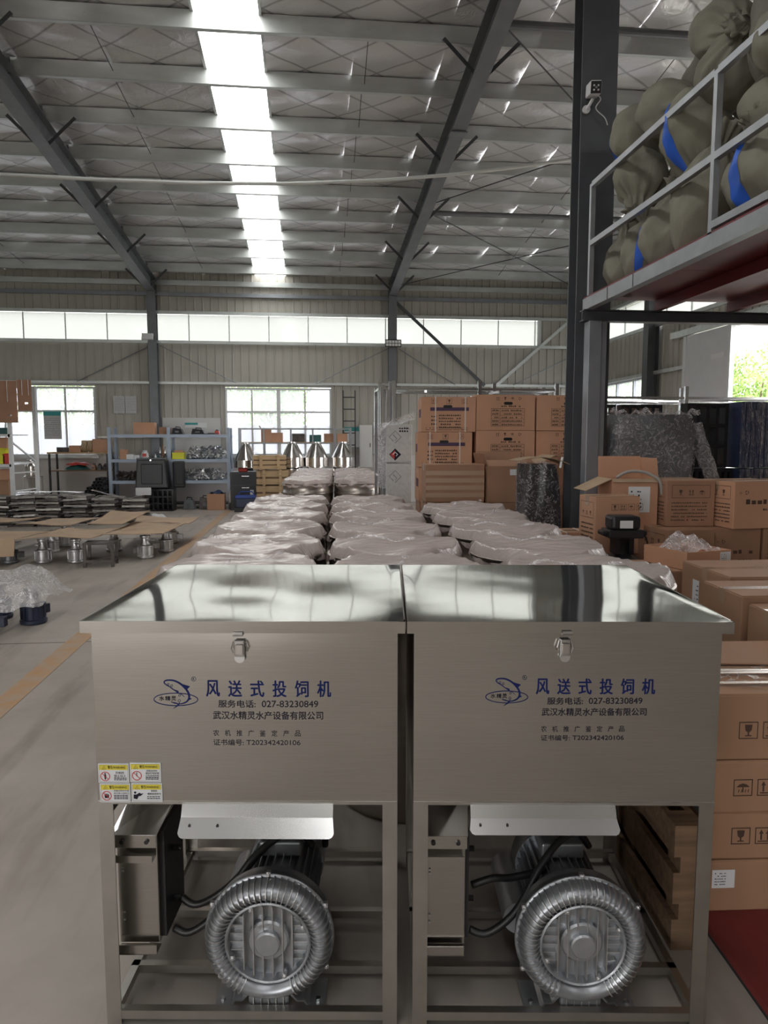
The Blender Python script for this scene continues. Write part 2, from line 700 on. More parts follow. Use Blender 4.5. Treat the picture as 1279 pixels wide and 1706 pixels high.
# ---- back wall
wb_ = S(thing('wall_back', 'beige ribbed metal back wall with window band', None))
W1 = (-8.6, -5.11)      # window 1 x range
W2 = (-2.03, .57)       # window 2 x range
ZS, ZT = 1.19, 2.86
slab(wb_, XL, YB, 0, XR, YB + .2, ZS, 'plaster', 'dado')
for a, b in ((XL, W1[0]), (W1[1], W2[0]), (W2[1], XR)):
    clad(wb_, a, b, ZS, ZT + .07, YB)
    slab(wb_, a, YB + .03, ZS, b, YB + .12, ZT + .07, 'clad_white', 'backing')
for a, b in (W1, W2):
    slab(wb_, a, YB + .03, ZT + .02, b, YB + .12, ZT + .07, 'clad_white', 'backing')
clad(wb_, XL, XR, ZT + .07, 3.93, YB)
slab(wb_, XL, YB + .03, ZT + .07, XR, YB + .12, 3.93, 'clad_white', 'backing')
clad(wb_, XL, 5.88, 4.62, 5.75, YB)
clad(wb_, 5.88, XR, 3.93, 5.75, YB)
slab(wb_, XL, YB + .03, 4.62, 5.88, YB + .12, 5.8, 'clad_white', 'backing')
slab(wb_, 5.88, YB + .03, 3.93, XR, YB + .12, 5.8, 'clad_white', 'backing')
for z, h, m in ((ZT + .07, .06, 'galv'), (3.90, .07, 'galv'), (4.60, .07, 'galv'), (5.02, .09, 'post_grey'), (5.27, .12, 'galv')):
    slab(wb_, XL, YB - .10, z, XR, YB - .03, z + h, m, 'girt')
slab(wb_, -5.08, YB - .06, 1.63, -3.9, YB - .03, 1.67, 'galv', 'girt')

# clerestory band of translucent sheets
w3 = S(thing('window_3', 'long band of white translucent sheets high in back wall', None))
x = XL
k = 0
while x < 5.86:
    x1 = min(x + .96, 5.88)
    slab(w3, x + .006, YB + .02, 3.97, x1 - .006, YB + .028, 4.60, 'band_sheet', 'pane')
    slab(w3, x1 - .012, YB - .005, 3.97, x1 + .012, YB + .02, 4.60, 'pvc_white' if k % 3 else 'galv', 'mullion')
    x = x1
    k += 1
slab(w3, 5.84, YB - .05, 3.97, 5.92, YB + .02, 4.60, 'pvc_white', 'frame_bar')
portal((-2.8, YB + .06, 4.28), (R_(-90), 0, 0), 17.3, .62)


def window(name, label, x0, x1, z0, z1, cols, zt, heavy):
    w = S(thing(name, label, None))
    y0, y1 = YB - .03, YB + .06
    t = .05
    slab(w, x0, y0, z0, x1, y1, z0 + t, 'pvc_white', 'frame_bar')
    slab(w, x0, y0, z1 - t, x1, y1, z1, 'pvc_white', 'frame_bar')
    slab(w, x0, y0, zt - t / 2, x1, y1, zt + t / 2, 'pvc_white', 'transom')
    for i in range(cols + 1):
        xx = x0 + (x1 - x0) * i / cols
        tt = .09 if i in heavy else .045
        a = max(x0, xx - tt / 2)
        b = min(x1, xx + tt / 2)
        for (za, zb) in ((z0 + t, zt - t / 2), (zt + t / 2, z1 - t)):
            slab(w, a, y0, za, b, y1, zb, 'pvc_white', 'mullion')
    for i in range(cols):
        a = x0 + (x1 - x0) * i / cols + .03
        b = x0 + (x1 - x0) * (i + 1) / cols - .03
        for (za, zb) in ((z0 + .03, zt), (zt, z1 - .03)):
            slab(w, a, YB + .012, za, b, YB + .018, zb, 'glass', 'pane')
    slab(w, x0 - .04, YB - .08, z0 - .05, x1 + .04, YB + .06, z0, 'galv', 'window_sill')
    portal(((x0 + x1) / 2, YB + .1, (z0 + z1) / 2), (R_(-90), 0, 0), x1 - x0, z1 - z0)
    return w


wn1 = window('window_1', 'white framed window behind the angle iron table', W1[0], W1[1], ZS, ZT, 5, 2.27, (0, 3, 5))
wn2 = window('window_2', 'white framed window behind the steel hoppers', W2[0], W2[1], ZS, ZT, 4, 2.27, (0, 2, 4))

# ---- right wall with its own band, low windows, sliding door and open doorway
wr = S(thing('wall_right', 'ribbed metal side wall beyond the mezzanine', None))
DY0, DY1 = 6.9, 13.0            # doorway, along y
DZ = 3.52
ya = [14.45, 18.0]
slab(wr, XR, ya[0], 0, XR + .12, ya[1], 1.2, 'plaster', 'dado')
clad(wr, 14.45, 18.0, 2.95, 3.93, XR, 'R')
slab(wr, XR + .03, 14.45, 2.95, XR + .12, 18, 3.93, 'clad_white', 'backing')
clad(wr, 13.0, 14.2, 0, 3.93, XR, 'R')
slab(wr, XR + .03, 13.0, 0, XR + .12, 14.45, 3.93, 'clad_white', 'backing')
clad(wr, DY0, 13.0, DZ, 3.93, XR, 'R')
slab(wr, XR + .03, DY0, DZ, XR + .12, 13.0, 3.93, 'clad_white', 'backing')
clad(wr, YF, DY0, 0, 3.93, XR, 'R')
slab(wr, XR + .03, YF, 0, XR + .12, DY0, 3.93, 'clad_white', 'backing')
clad(wr, YF, YB, 4.62, 7.4, XR, 'R')
slab(wr, XR + .03, YF, 4.62, XR + .12, YB, 7.4, 'clad_white', 'backing')
for z in (2.93, 3.90, 4.60):
    slab(wr, XR - .10, 13.0 if z < 3 else YF, z, XR - .03, YB, z + .07, 'galv', 'girt')
slab(wr, XR - .13, DY0 - .2, DZ + .02, XR - .03, 13.6, DZ + .14, 'galv', 'door_track')
w4 = S(thing('window_4', 'white translucent band high in the side wall', None))
y = YF
while y < YB - .05:
    y1 = min(y + .96, YB)
    slab(w4, XR + .02, y + .006, 3.97, XR + .028, y1 - .006, 4.60, 'band_sheet', 'pane')
    slab(w4, XR - .005, y1 - .012, 3.97, XR + .02, y1 + .012, 4.60, 'galv', 'mullion')
    y = y1
portal((XR + .06, 4.5, 4.28), (0, R_(90), 0), .62, 27)
w5 = S(thing('window_5', 'white framed side window under the girt near corner', None))
for i in range(4):
    a = 14.5 + i * .87
    slab(w5, XR + .012, a + .03, 1.25, XR + .018, a + .84, 2.9, 'glass', 'pane')
    slab(w5, XR - .03, a + .84, 1.2, XR + .06, a + .90, 2.95, 'pvc_white', 'mullion')
slab(w5, XR - .03, 14.42, 1.2, XR + .06, 14.53, 2.95, 'pvc_white', 'mullion')
for z in (1.2, 2.2, 2.88):
    slab(w5, XR - .029, 14.45, z, XR + .059, 18, z + .05, 'pvc_white', 'transom')
portal((XR + .1, 16.25, 2.07), (0, R_(90), 0), 1.7, 3.5)
dr = S(thing('door_1', 'white sliding door panel pushed open beside doorway', None))
slab(dr, XR - .11, 11.55, .03, XR - .05, 13.1, DZ, 'door_white', 'door_panel')
slab(dr, XR - .13, 11.55, .03, XR - .11, 11.62, DZ, 'pvc_white', 'edge_strip')
slab(dr, XR - .13, 13.0, .03, XR - .11, 13.1, DZ, 'pvc_white', 'edge_strip')
slab(dr, XR - .13, 11.62, 2.18, XR - .11, 13.0, 2.23, 'galv', 'cross_bar')
slab(dr, XR - .118, 11.75, 3.0, XR - .11, 12.15, 3.08, 'white_paper', 'notice')
portal((XR + .15, (DY0 + 11.55) / 2, DZ / 2), (0, R_(90), 0), DZ, 11.55 - DY0)

# ---- left and front walls (outside the frame, they close the hall)
wl = S(thing('wall_left', 'ribbed metal wall on the aisle side', None))
clad(wl, YF, YB, 0, 3.93, XL, 'L')
slab(wl, XL - .12, YF, 0, XL - .03, YB, 3.93, 'clad_white', 'backing')
clad(wl, YF, YB, 4.62, 7.4, XL, 'L')
slab(wl, XL - .12, YF, 4.62, XL - .03, YB, 7.4, 'clad_white', 'backing')
w6 = S(thing('added_light_band', 'translucent band added in the unseen aisle side wall for light', None))
slab(w6, XL - .028, YF, 3.93, XL - .02, YB, 4.62, 'band_sheet', 'pane')  # unseen band, made up to bring more light into the hall
portal((XL - .06, 4.5, 4.28), (0, R_(-90), 0), .62, 27)
wf = S(thing('wall_front', 'ribbed metal front wall with unseen gateway added for daylight', None))
GX0, GX1, GZ = -9.6, -4.2, 3.9  # unseen gateway, made up; placed and sized to set daylight from behind
clad(wf, XL, GX0, 0, 6.6, YF, 'F')
clad(wf, GX1, XR, 0, 6.6, YF, 'F')
clad(wf, GX0, GX1, GZ, 6.6, YF, 'F')
slab(wf, XL, YF - .12, 0, GX0, YF - .03, 7, 'clad_white', 'backing')
slab(wf, GX1, YF - .12, 0, XR, YF - .03, 7, 'clad_white', 'backing')
slab(wf, GX0, YF - .12, GZ, GX1, YF - .03, 7, 'clad_white', 'backing')
portal(((GX0 + GX1) / 2, YF - .15, GZ / 2), (R_(90), 0, 0), GX1 - GX0, GZ)

# ---- ceiling: foil sheets, roof-light strips, purlins, rafters
cl = S(thing('ceiling', 'silver foil insulated roof on steel purlins', None))
PY = [18 - .70 - 1.071 * i for i in range(0, 24)]
PY = [8.77 + 1.071 * i for i in range(-8, 9)]
SKY = [(-1.27, -.50)]


def zr(y):
    return zp(y) + .205


def foil_sheet(x0, x1, y0, y1):
    ny = max(4, int((y1 - y0) / .13))

    def f(u, v):
        y = y0 + (y1 - y0) * v
        ph = (y - PY[0]) / 1.071
        s = .035 * math.sin(math.pi * (ph % 1.0)) ** 2
        e = .006 * math.sin(u * 9 + y * 3)
        return (x0 + (x1 - x0) * u, y, zr(y) - s + e + .012 * u)
    return MB().grid(6, ny, f).build('insulation_sheet', 'foil', cl, smooth=True)


def strips(x0, x1, w=1.2):
    n = max(1, round((x1 - x0) / w))
    d = (x1 - x0) / n
    for i in range(n):
        foil_sheet(x0 + i * d - .01, x0 + (i + 1) * d + .01, 1.0, YB + .02)


strips(XL - .1, SKY[0][0])
strips(SKY[0][1], XR + .1)
# the roof's other half behind the camera, with unseen roof lights added for more daylight
FS = [(-8.4, -7.6), (-1.27, -.5), (4.5, 5.3)]
edges = [XL] + [e for a, b in FS for e in (a, b)] + [XR]
for i in range(0, len(edges), 2):
    foil_sheet(edges[i], edges[i + 1], YF - .05, 1.0)


def roof_light(x0, x1, ya_, yb_, seg):
    n = max(1, round((yb_ - ya_) / seg))
    d = (yb_ - ya_) / n
    for i in range(n):
        a, b = ya_ + i * d, ya_ + (i + 1) * d
        MB().add([(x0, a, zr(a) + .03), (x1, a, zr(a) + .03), (x1, b, zr(b) + .03), (x0, b, zr(b) + .03)], [(0, 3, 2, 1)]).build('roof_light', 'roof_sheet', cl)
    for xx in (x0, x1):
        MB().bar((xx, ya_, zr(ya_) - .005), (xx, yb_, zr(yb_) - .005), .035, .05).build('roof_light_edge', 'galv', cl)
    ym = (ya_ + yb_) / 2
    portal(((x0 + x1) / 2, ym, zr(ym) + .06), (math.atan(SLOPE) * (-1 if ym > 1 else 1), 0, 0), x1 - x0, yb_ - ya_)


roof_light(*SKY[0], 1.0, YB - .1, 3.4)
for a, b in FS:
    roof_light(a, b, YF, 1.0, 3.4)

# purlins: cold formed C sections
pm = MB()
Lp = XR - XL
pm.box(0, 0, 0, Lp, .004, .2).box(0, 0, 0, Lp, .065, .004).box(0, 0, .196, Lp, .065, .2).box(0, .061, 0, Lp, .065, .02).box(0, .061, .18, Lp, .065, .2)
pme = pm.mesh('roof_purlin', 'galv')
for y in PY:
    o = inst('roof_purlin', pme, None, (XL, y, zp(y)))
    S(o, 'galvanised C section purlin across the roof', 'roof purlins')
for y in [0.2 - 1.1 * i for i in range(8)]:
    o = inst('roof_purlin', pme, None, (XL, y, zp(y)))
    S(o, 'galvanised C section purlin across the roof', 'roof purlins')


def hbeam(mb, p0, p1, b, h, t=.012, side=(1, 0, 0)):
    """H section between two points; flanges of width b lie along side, depth h"""
    p0, p1, sd = Vector(p0), Vector(p1), Vector(side).normalized()
    q = (p1 - p0).normalized()
    dp = q.cross(sd).normalized()
    for s in (-1, 1):
        o = dp * (h / 2 - t / 2) * s
        mb.bar(p0 + o, p1 + o, b, t, dp)
    mb.bar(p0, p1, t, h - 2 * t, dp)
    return mb


for xr_, lab in ((-3.68, 'aisle side'), (2.09, 'middle'), (-9.45, 'outer')):
    rf = thing('roof_rafter', 'dark grey tapered steel roof rafter, %s one' % lab, None)
    S(rf)
    mb = MB()
    hbeam(mb, (xr_, 1.0, zp(1.0) - .19), (xr_, YB - .1, zp(YB - .1) - .17), .2, .33)
    mb.build('beam', 'grey_paint', rf)
    mb = MB()
    hbeam(mb, (xr_, YF, zp(YF) - .19), (xr_, 1.0, zp(1.0) - .19), .2, .33)
    mb.build('beam', 'grey_paint', rf)
    for i in range(3, len(PY)):
        y = PY[i]
        MB().box(xr_ - .04, y - .06, zp(y) - .03, xr_ + .04, y - .055, zp(y) + .17).build('purlin_cleat', 'grey_paint', rf)
        if i % 2 == 0:
            for s in (-1, 1):
                MB().bar((xr_ + s * .08, y - .02, zp(y) - .33), (xr_ + s * .46, y - .02, zp(y) + .04), .045, .006, (0, 1, 0)).build('fly_brace', 'dark_paint', rf)
    if xr_ > 0:
        MB().box(xr_ - .12, 10.0, zp(10.0) - .372, xr_ + .12, 10.16, zp(10) - .355).build('splice_plate', 'grey_paint', rf)
    cm = MB()
    hbeam(cm, (xr_, YB - .18, 0), (xr_, YB - .18, zp(YB) - .05), .2, .22)
    c = cm.build('wall_column', 'grey_paint')
    S(c, 'grey steel H column on the back wall, %s one' % lab)

# purlin tie rods and roof bracing rods
for xx in (-2.45, .75, -6.4, 4.6):
    mb = MB()
    for i in range(8, len(PY) - 1):
        a, b = PY[i], PY[i + 1]
        mb.tube([(xx, a, zp(a) + .1), (xx + .03, b, zp(b) + .1)], .006, 5)
    S(mb.build('tie_rod', 'dark_paint'), 'thin tie rods running between purlins', 'purlin tie rods')
for p0, p1 in (((2.15, 8.2), (7.1, 13.3)), ((2.15, 13.1), (7.1, 8.2)), ((2.15, 13.3), (7.1, 18)), ((2.15, 17.8), (7.1, 13.3))):
    mb = MB().tube([(p0[0], p0[1], zp(p0[1]) - .08), (p1[0], p1[1], zp(p1[1]) - .08)], .010, 6)
    S(mb.build('brace_rod', 'dark_paint'), 'thin diagonal bracing rod under the foil roof', 'roof bracing rods')
for y in (8.2, 13.3):
    mb = MB().tube([(2.15, y, zp(y) - .12), (7.2, y, zp(y) - .12)], .045, 12)
    S(mb.build('strut_tube', 'grey_paint'), 'grey round strut between rafter and side wall', 'roof strut tubes')
# wall bracing
br = [((2.15, 5.0), (4.45, 2.95), .075, 'dark_paint'), ((7.1, 5.0), (4.75, 2.95), .075, 'galv')]
for (xa, za), (xb, zb), w, m in br:
    S(MB().bar((xa, YB - .14, za), (xb, YB - .14, zb), .02, w).build('wall_brace', m), ('dark' if m == 'dark_paint' else 'pale galvanised') + ' diagonal angle brace across the back wall')
for (xa, za), (xb, zb) in (((-3.75, 3.85), (-5.5, 2.97)), ((-3.55, 3.85), (-1.75, 2.97)), ((2.0, 3.85), (.2, 2.97)), ((2.25, 3.85), (3.7, 2.97)), ((7.0, 3.85), (5.2, 2.97))):
    S(MB().tube([(xa, YB - .1, za), (xb, YB - .1, zb)], .012, 6).build('brace_rod', 'post_grey'), 'slim diagonal rod between the wall girts', 'girt rods')
# right wall column
for y in (14.32, 8.2 - .2):
    cm = MB()
    hbeam(cm, (XR - .17, y, 0), (XR - .17, y, zp(y) - .05), .22, .24, side=(0, 1, 0))
    S(cm.build('wall_column', 'dark_paint'), 'dark steel column on the side wall by the sliding door' if y > 10 else 'dark steel column on the side wall near mezzanine')
# sagging white conduit under the roof
pts = [(x, 9.0, z) for x, z in ((-6.5, 4.78), (-5.5, 4.72), (-4.5, 4.67), (-3.5, 4.63), (-2.4, 4.61), (-1.35, 4.61), (-.2, 4.645), (.95, 4.73), (1.8, 4.825), (2.6, 4.945), (3.34, 5.07), (4.2, 5.24), (5.2, 5.46))]
tag(MB().tube(pts, .022, 8).build('conduit_pipe', 'conduit', smooth=True), 'long thin white conduit pipe sagging across under the roof', 'pipe')
# lamp heads on wall columns
fl_ = thing('flood_lamp', 'black framed flood lamp with white face on middle wall column', 'lamp', (2.09, 17.6, 3.93))
MB().box(-.2, 0, -.08, .2, .06, .1).build('housing', 'black_plastic', fl_, bevel=.01)
for i in range(5):
    for j in range(2):
        MB().box(-.18 + i * .074, -.006, -.06 + j * .075, -.118 + i * .074, 0, .0 + j * .075).build('lens', 'led_glass', fl_)
MB().box(-.02, .06, -.02, .02, .16, .02).build('bracket', 'black_steel', fl_)
fl_ = thing('flood_lamp', 'small pale panel lamp on aisle side wall column', 'lamp', (-3.75, 17.55, 4.0))
MB().cbox((0, 0, 0), (.26, .05, .16), (R_(-25), 0, 0)).build('housing', 'white_plastic', fl_, bevel=.008)
MB().box(-.02, .02, -.02, .02, .2, .02).build('bracket', 'black_steel', fl_)

# ---- outside: boundary wall and trees
ow = S(MB().box(-30, 24, -.25, 5.5, 24.3, 2.07).build('boundary_wall', 'outside_wall'), 'pale boundary wall outside the windows')
MB().box(-30, 23.96, 1.2, 5.5, 24.0, 1.24).build('coping', 'outside_ground', ow)


def tree(x, y, h, r, label, n, seed, leaf=.16):
    random.seed(seed)
    t = thing('tree', label, 'tree', (x, y, -.25), 0, 'trees outside')
    mb = MB()
    mb.tube([(0, 0, 0), (.1, .05, h * .3), (0, .1, h * .6)], .16, 8, r1=.06)
    for k in range(6):
        a = k * 1.05
        mb.tube([(0, .05, h * (.35 + .04 * k)), (math.cos(a) * r * .6, math.sin(a) * r * .6, h * (.6 + .05 * k))], .05, 6, r1=.02)
    mb.build('trunk', 'bark', t, smooth=True)
    lb = MB()
    cl_ = [(random.uniform(-r, r) * .75, random.uniform(-r, r) * .75, h * random.uniform(.42, .95)) for _ in range(26)]
    for i in range(n):
        c = random.choice(cl_)
        d = Vector((random.gauss(0, 1), random.gauss(0, 1), random.gauss(0, 1))).normalized() * random.uniform(.3, 1) ** .5 * r * .36
        M = Matrix.Translation(Vector(c) + d) @ Euler((random.uniform(0, 6), random.uniform(0, 6), random.uniform(0, 6))).to_matrix().to_4x4()
        s = leaf * random.uniform(.6, 1.3)
        lb.add([(-s * .5, 0, 0), (0, -s * .22, .02), (s * .5, 0, 0), (0, s * .22, .02)], [(0, 1, 2, 3)], M)
    f = lb.build('foliage', 'leaf', t)
    f['kind'] = 'stuff'


tree(13.4, 20.2, 4.3, 2.2, 'leafy green tree outside the open doorway', 9000, 3)
tree(19.5, 23.0, 6.0, 2.8, 'taller green tree further out beyond the doorway', 7000, 4)
tree(-9.3, 29.5, 5.2, 2.6, 'tree seen through window behind angle iron table', 5000, 5, .2)
tree(-1.6, 30.5, 5.0, 2.4, 'tree seen through window behind the hoppers', 5000, 6, .2)
tree(12.5, 26, 5.0, 2.6, 'tree seen through low side window', 5000, 7, .2)
# ================= feeding machines in front =================
def wavy_lid(seed, amp, x0, x1, y0, y1, zt):
    random.seed(seed)
    ph = [random.uniform(0, 6.28) for _ in range(8)]

    def h(x, y):
        u = (x - x0) / (x1 - x0)
        v = (y - y0) / (y1 - y0)
        e = math.sin(math.pi * u) * math.sin(math.pi * v)
        w = math.sin(7 * u + ph[0] + 2.0 * math.sin(3 * v + ph[1])) * .5 + math.sin(9 * v + 4 * u + ph[2]) * .35 + math.sin(15 * u - 6 * v + ph[3]) * .16
        return amp * w * (e ** .6) * .55 - .0062 * math.sin(math.pi * v) * (math.sin(math.pi * u) ** .35)
    mb = MB()
    mb.grid(48, 40, lambda u, v: (x0 + (x1 - x0) * u, y0 + (y1 - y0) * v, zt + h(x0 + (x1 - x0) * u, y0 + (y1 - y0) * v)))
    return mb


def flat_poly(mb, poly, y, dx=0, dz=0, s=1.0):
    n = len(mb.v)
    mb.v += [(dx + s * x, y, dz + s * z) for x, z in poly]
    mb.f.append(tuple(range(n, n + len(poly))))


def stroke(mb, pts, w, y, w1=None):
    """flat line of width w (tapering to w1) in the x,z plane"""
    k = len(pts)
    L, R = [], []
    for i, (x, z) in enumerate(pts):
        a = pts[max(0, i - 1)]
        b = pts[min(k - 1, i + 1)]
        dx, dz = b[0] - a[0], b[1] - a[1]
        d = math.hypot(dx, dz) or 1
        ww = (w if w1 is None else w + (w1 - w) * i / (k - 1)) / 2
        L.append((x - dz / d * ww, y, z + dx / d * ww))
        R.append((x + dz / d * ww, y, z - dx / d * ww))
    o = len(mb.v)
    mb.v += L + R
    for i in range(k - 1):
        mb.f.append((o + i, o + k + i, o + k + i + 1, o + i + 1))


def spline(pts, n=8):
    out = []
    P = [pts[0]] + list(pts) + [pts[-1]]
    for i in range(1, len(P) - 2):
        for j in range(n):
            t = j / n
            q = []
            for c in (0, 1):
                a, b, cc, d = P[i - 1][c], P[i][c], P[i + 1][c], P[i + 2][c]
                q.append(.5 * ((2 * b) + (-a + cc) * t + (2 * a - 5 * b + 4 * cc - d) * t * t + (-a + 3 * b - 3 * cc + d) * t ** 3))
            out.append(tuple(q))
    out.append(tuple(pts[-1]))
    return out


def spline3(pts, n=6):
    out = []
    P = [Vector(p) for p in [pts[0]] + list(pts) + [pts[-1]]]
    for i in range(1, len(P) - 2):
        for j in range(n):
            t = j / n
            a, b, c, d = P[i - 1:i + 3]
            out.append(.5 * ((2 * b) + (c - a) * t + (2 * a - 5 * b + 4 * c - d) * t * t + (3 * b - a - 3 * c + d) * t ** 3))
    out.append(P[-2])
    return out


# one side channel blower, shared meshes
def blower_parts():
    me = {}
    # ring housing: half torus facing front (-y) on a drum; axis y
    Rm, rt, dp = .140, .0275, .046
    prof = []
    for i in range(13):
        a = math.pi * i / 12
        prof.append((Rm + rt * math.cos(a), dp * math.sin(a)))
    M = Euler((R_(90), 0, 0)).to_matrix().to_4x4()          # z -> -y
    mb = MB()
    vs, fs, n = [], [], 72
    for (r, z) in prof:
        for j in range(n):
            a = 2 * math.pi * j / n
            vs.append((r * math.cos(a), r * math.sin(a), z))
    for i in range(len(prof) - 1):
        for j in range(n):
            fs.append((i * n + j, i * n + (j + 1) % n, (i + 1) * n + (j + 1) % n, (i + 1) * n + j))
    mb.add(vs, fs, M)
    mb.lathe([(Rm + rt - .004, -.055), (Rm + rt + .002, -.03), (Rm + rt + .004, -.006), (Rm + rt + .008, -.005), (Rm + rt + .008, .002), (Rm + rt, .003)], 72, M, False)
    me['housing'] = (mb.mesh('housing', 'cast_ring', True), )
    # rib
    mb = MB()
    poly = []
    for i in range(11):
        a = math.pi * (.02 + .96 * i / 10)
        poly.append((Rm + (rt + .005) * math.cos(a), (dp + .007) * math.sin(a)))
    for i in range(10, -1, -1):
        a = math.pi * (.02 + .96 * i / 10)
        poly.append((Rm + (rt - .003) * math.cos(a), (dp - .003) * math.sin(a)))
    k = len(poly)
    w = .0013
    vs = [(x, -w, z) for x, z in poly] + [(x, w, z) for x, z in poly]
    h = k // 2
    fs = []
    for i in range(h - 1):
        a, b, c, d = i, i + 1, k - 2 - i, k - 1 - i
        fs += [(a, b, c, d), (k + d, k + c, k + b, k + a), (a, k + a, k + b, b)]
    mb.add(vs, fs, M)
    me['rib'] = mb.mesh('rib', 'alu_part')
    mb = MB()
    mb.lathe([(.0, -.004), (.116, -.004), (.116, .004), (0, .004)], 48, M)
    mb.lathe([(.1075, .0), (.115, .0), (.115, .034), (.111, .037), (.1075, .034), (.1075, 0)], 56, M, False)
    me['face_disc'] = mb.mesh('face_disc', 'cast_alu')
    mb = MB()
    mb.lathe([(.056, 0), (.056, .016), (.051, .021), (.034, .022), (.034, .034), (.030, .038), (0, .038)], 32, M)
    me['hub'] = mb.mesh('hub', 'cast_alu', False)
    mb = MB()
    mb.lathe([(0, -.004), (.005, -.004), (.005, .006), (.003, .008), (0, .008)], 8, M)
    mb.box(-.006, -.003, -.006, .006, .01, .006)
    me['bolt'] = mb.mesh('bolt', 'alu_part')
    return me


BP = blower_parts()


def blower(feeder_, off):
    t = bpy.data.objects.new('blower', None)
    COL.objects.link(t)
    hs = inst('housing', BP['housing'][0], t)
    for j in range(60):
        a = 2 * math.pi * j / 60
        if abs(((math.degrees(a) + 90) % 360 + 180) % 360 - 180) < 26:      # flat port at the bottom
            continue
        inst('rib', BP['rib'], hs, (0, 0, 0), (0, -a, 0))
    fd = inst('face_disc', BP['face_disc'], t)
    for i in range(6):
        x = -.065 + i * .026
        hh = math.sqrt(.102 ** 2 - x * x)
        MB().box(x - .0014, -.030, -hh, x + .0014, -.003, hh).build('fin', 'alu_part', fd)
    for s in (-1, 1):
        for i in range(6):
            z = -.052 + i * .0235
            xx = math.sqrt(.105 ** 2 - z * z)
            a, b = (.067, xx) if s > 0 else (-xx, -.067)
            MB().box(a, -.020, z - .0012, b, -.003, z + .0012).build('fin', 'alu_part', fd)
    inst('hub', BP['hub'], t, (0, -.004, 0))
    for k in range(6):
        a = R_(30 + 60 * k)
        inst('bolt', BP['bolt'], t, (.176 * math.cos(a), -.002, .176 * math.sin(a)))
    for k in range(4):
        a = R_(90 + 90 * k + 25)
        inst('bolt', BP['bolt'], t, (.104 * math.cos(a), -.030, .104 * math.sin(a)))
    # port under the ring
    mb = MB()
    mb.box(-.055, -.03, -.182, .055, -.002, -.13)
    pt = mb.build('port_cover', 'cast_dark', t, bevel=.006)
    for i in range(5):
        x = -.04 + i * .02
        MB().box(x - .001, -.036, -.178, x + .001, -.03, -.135).build('fin', 'alu_part', pt)
    # motor: rear drum, finned body, fan cowl, terminal box
    M = Euler((R_(-90), 0, 0)).to_matrix().to_4x4()         # z -> +y
    MB().lathe([(.162, .05), (.150, .075), (.12, .092), (.10, .096)], 48, M).build('rear_housing', 'cast_alu', t, smooth=True, sharp=35)
    mo = MB().lathe([(.098, .08), (.098, .34), (.09, .35)], 40, M).build('motor', 'cast_ring', t, smooth=True, sharp=35)
    for k in range(30):
        a = 2 * math.pi * k / 30
        MB().bar((.104 * math.cos(a), .10, .104 * math.sin(a)), (.104 * math.cos(a), .335, .104 * math.sin(a)), .0025, .018, (math.cos(a), 0, math.sin(a))).build('fin', 'cast_alu', mo)
    MB().lathe([(.116, .33), (.116, .40), (.105, .425), (.04, .43), (0, .43)], 40, M).build('fan_cowl', 'cast_ring', t, smooth=True, sharp=35)
    MB().box(-.062, .20, .10, .062, .31, .145).build('terminal_box', 'cast_dark', t, bevel=.006)
    # folded feet
    for s in (-1, 1):
        prof = [(s * .052, -.150), (s * .075, -.176), (s * .095, -.176), (s * .105, -.192), (s * .150, -.192)]
        mb = MB()
        for i in range(4):
            (xa, za), (xb, zb) = prof[i], prof[i + 1]
            mb.bar((xa, .03, za), (xb, .03, zb), .10, .005, (0, 0, 1))
        mb.build('foot', 'cast_alu', t)
        MB().lathe([(0, 0), (.007, 0), (.007, .008), (0, .008)], 6, Matrix.Translation((s * .13, .0, -.19))).build('bolt', 'chrome', t)
    # silencer pipe at the side of the motor
    MB().cyl((-.13, .16, -.06), (-.13, .42, -.06), .05, 24).build('side_pipe', 'cast_alu', t, smooth=True, sharp=40)
    for ch in list(t.children):            # bolted on: its pieces are parts of the feeder
        ch.parent = feeder_
        ch.location = Vector(ch.location) + Vector(off)
    bpy.data.objects.remove(t)


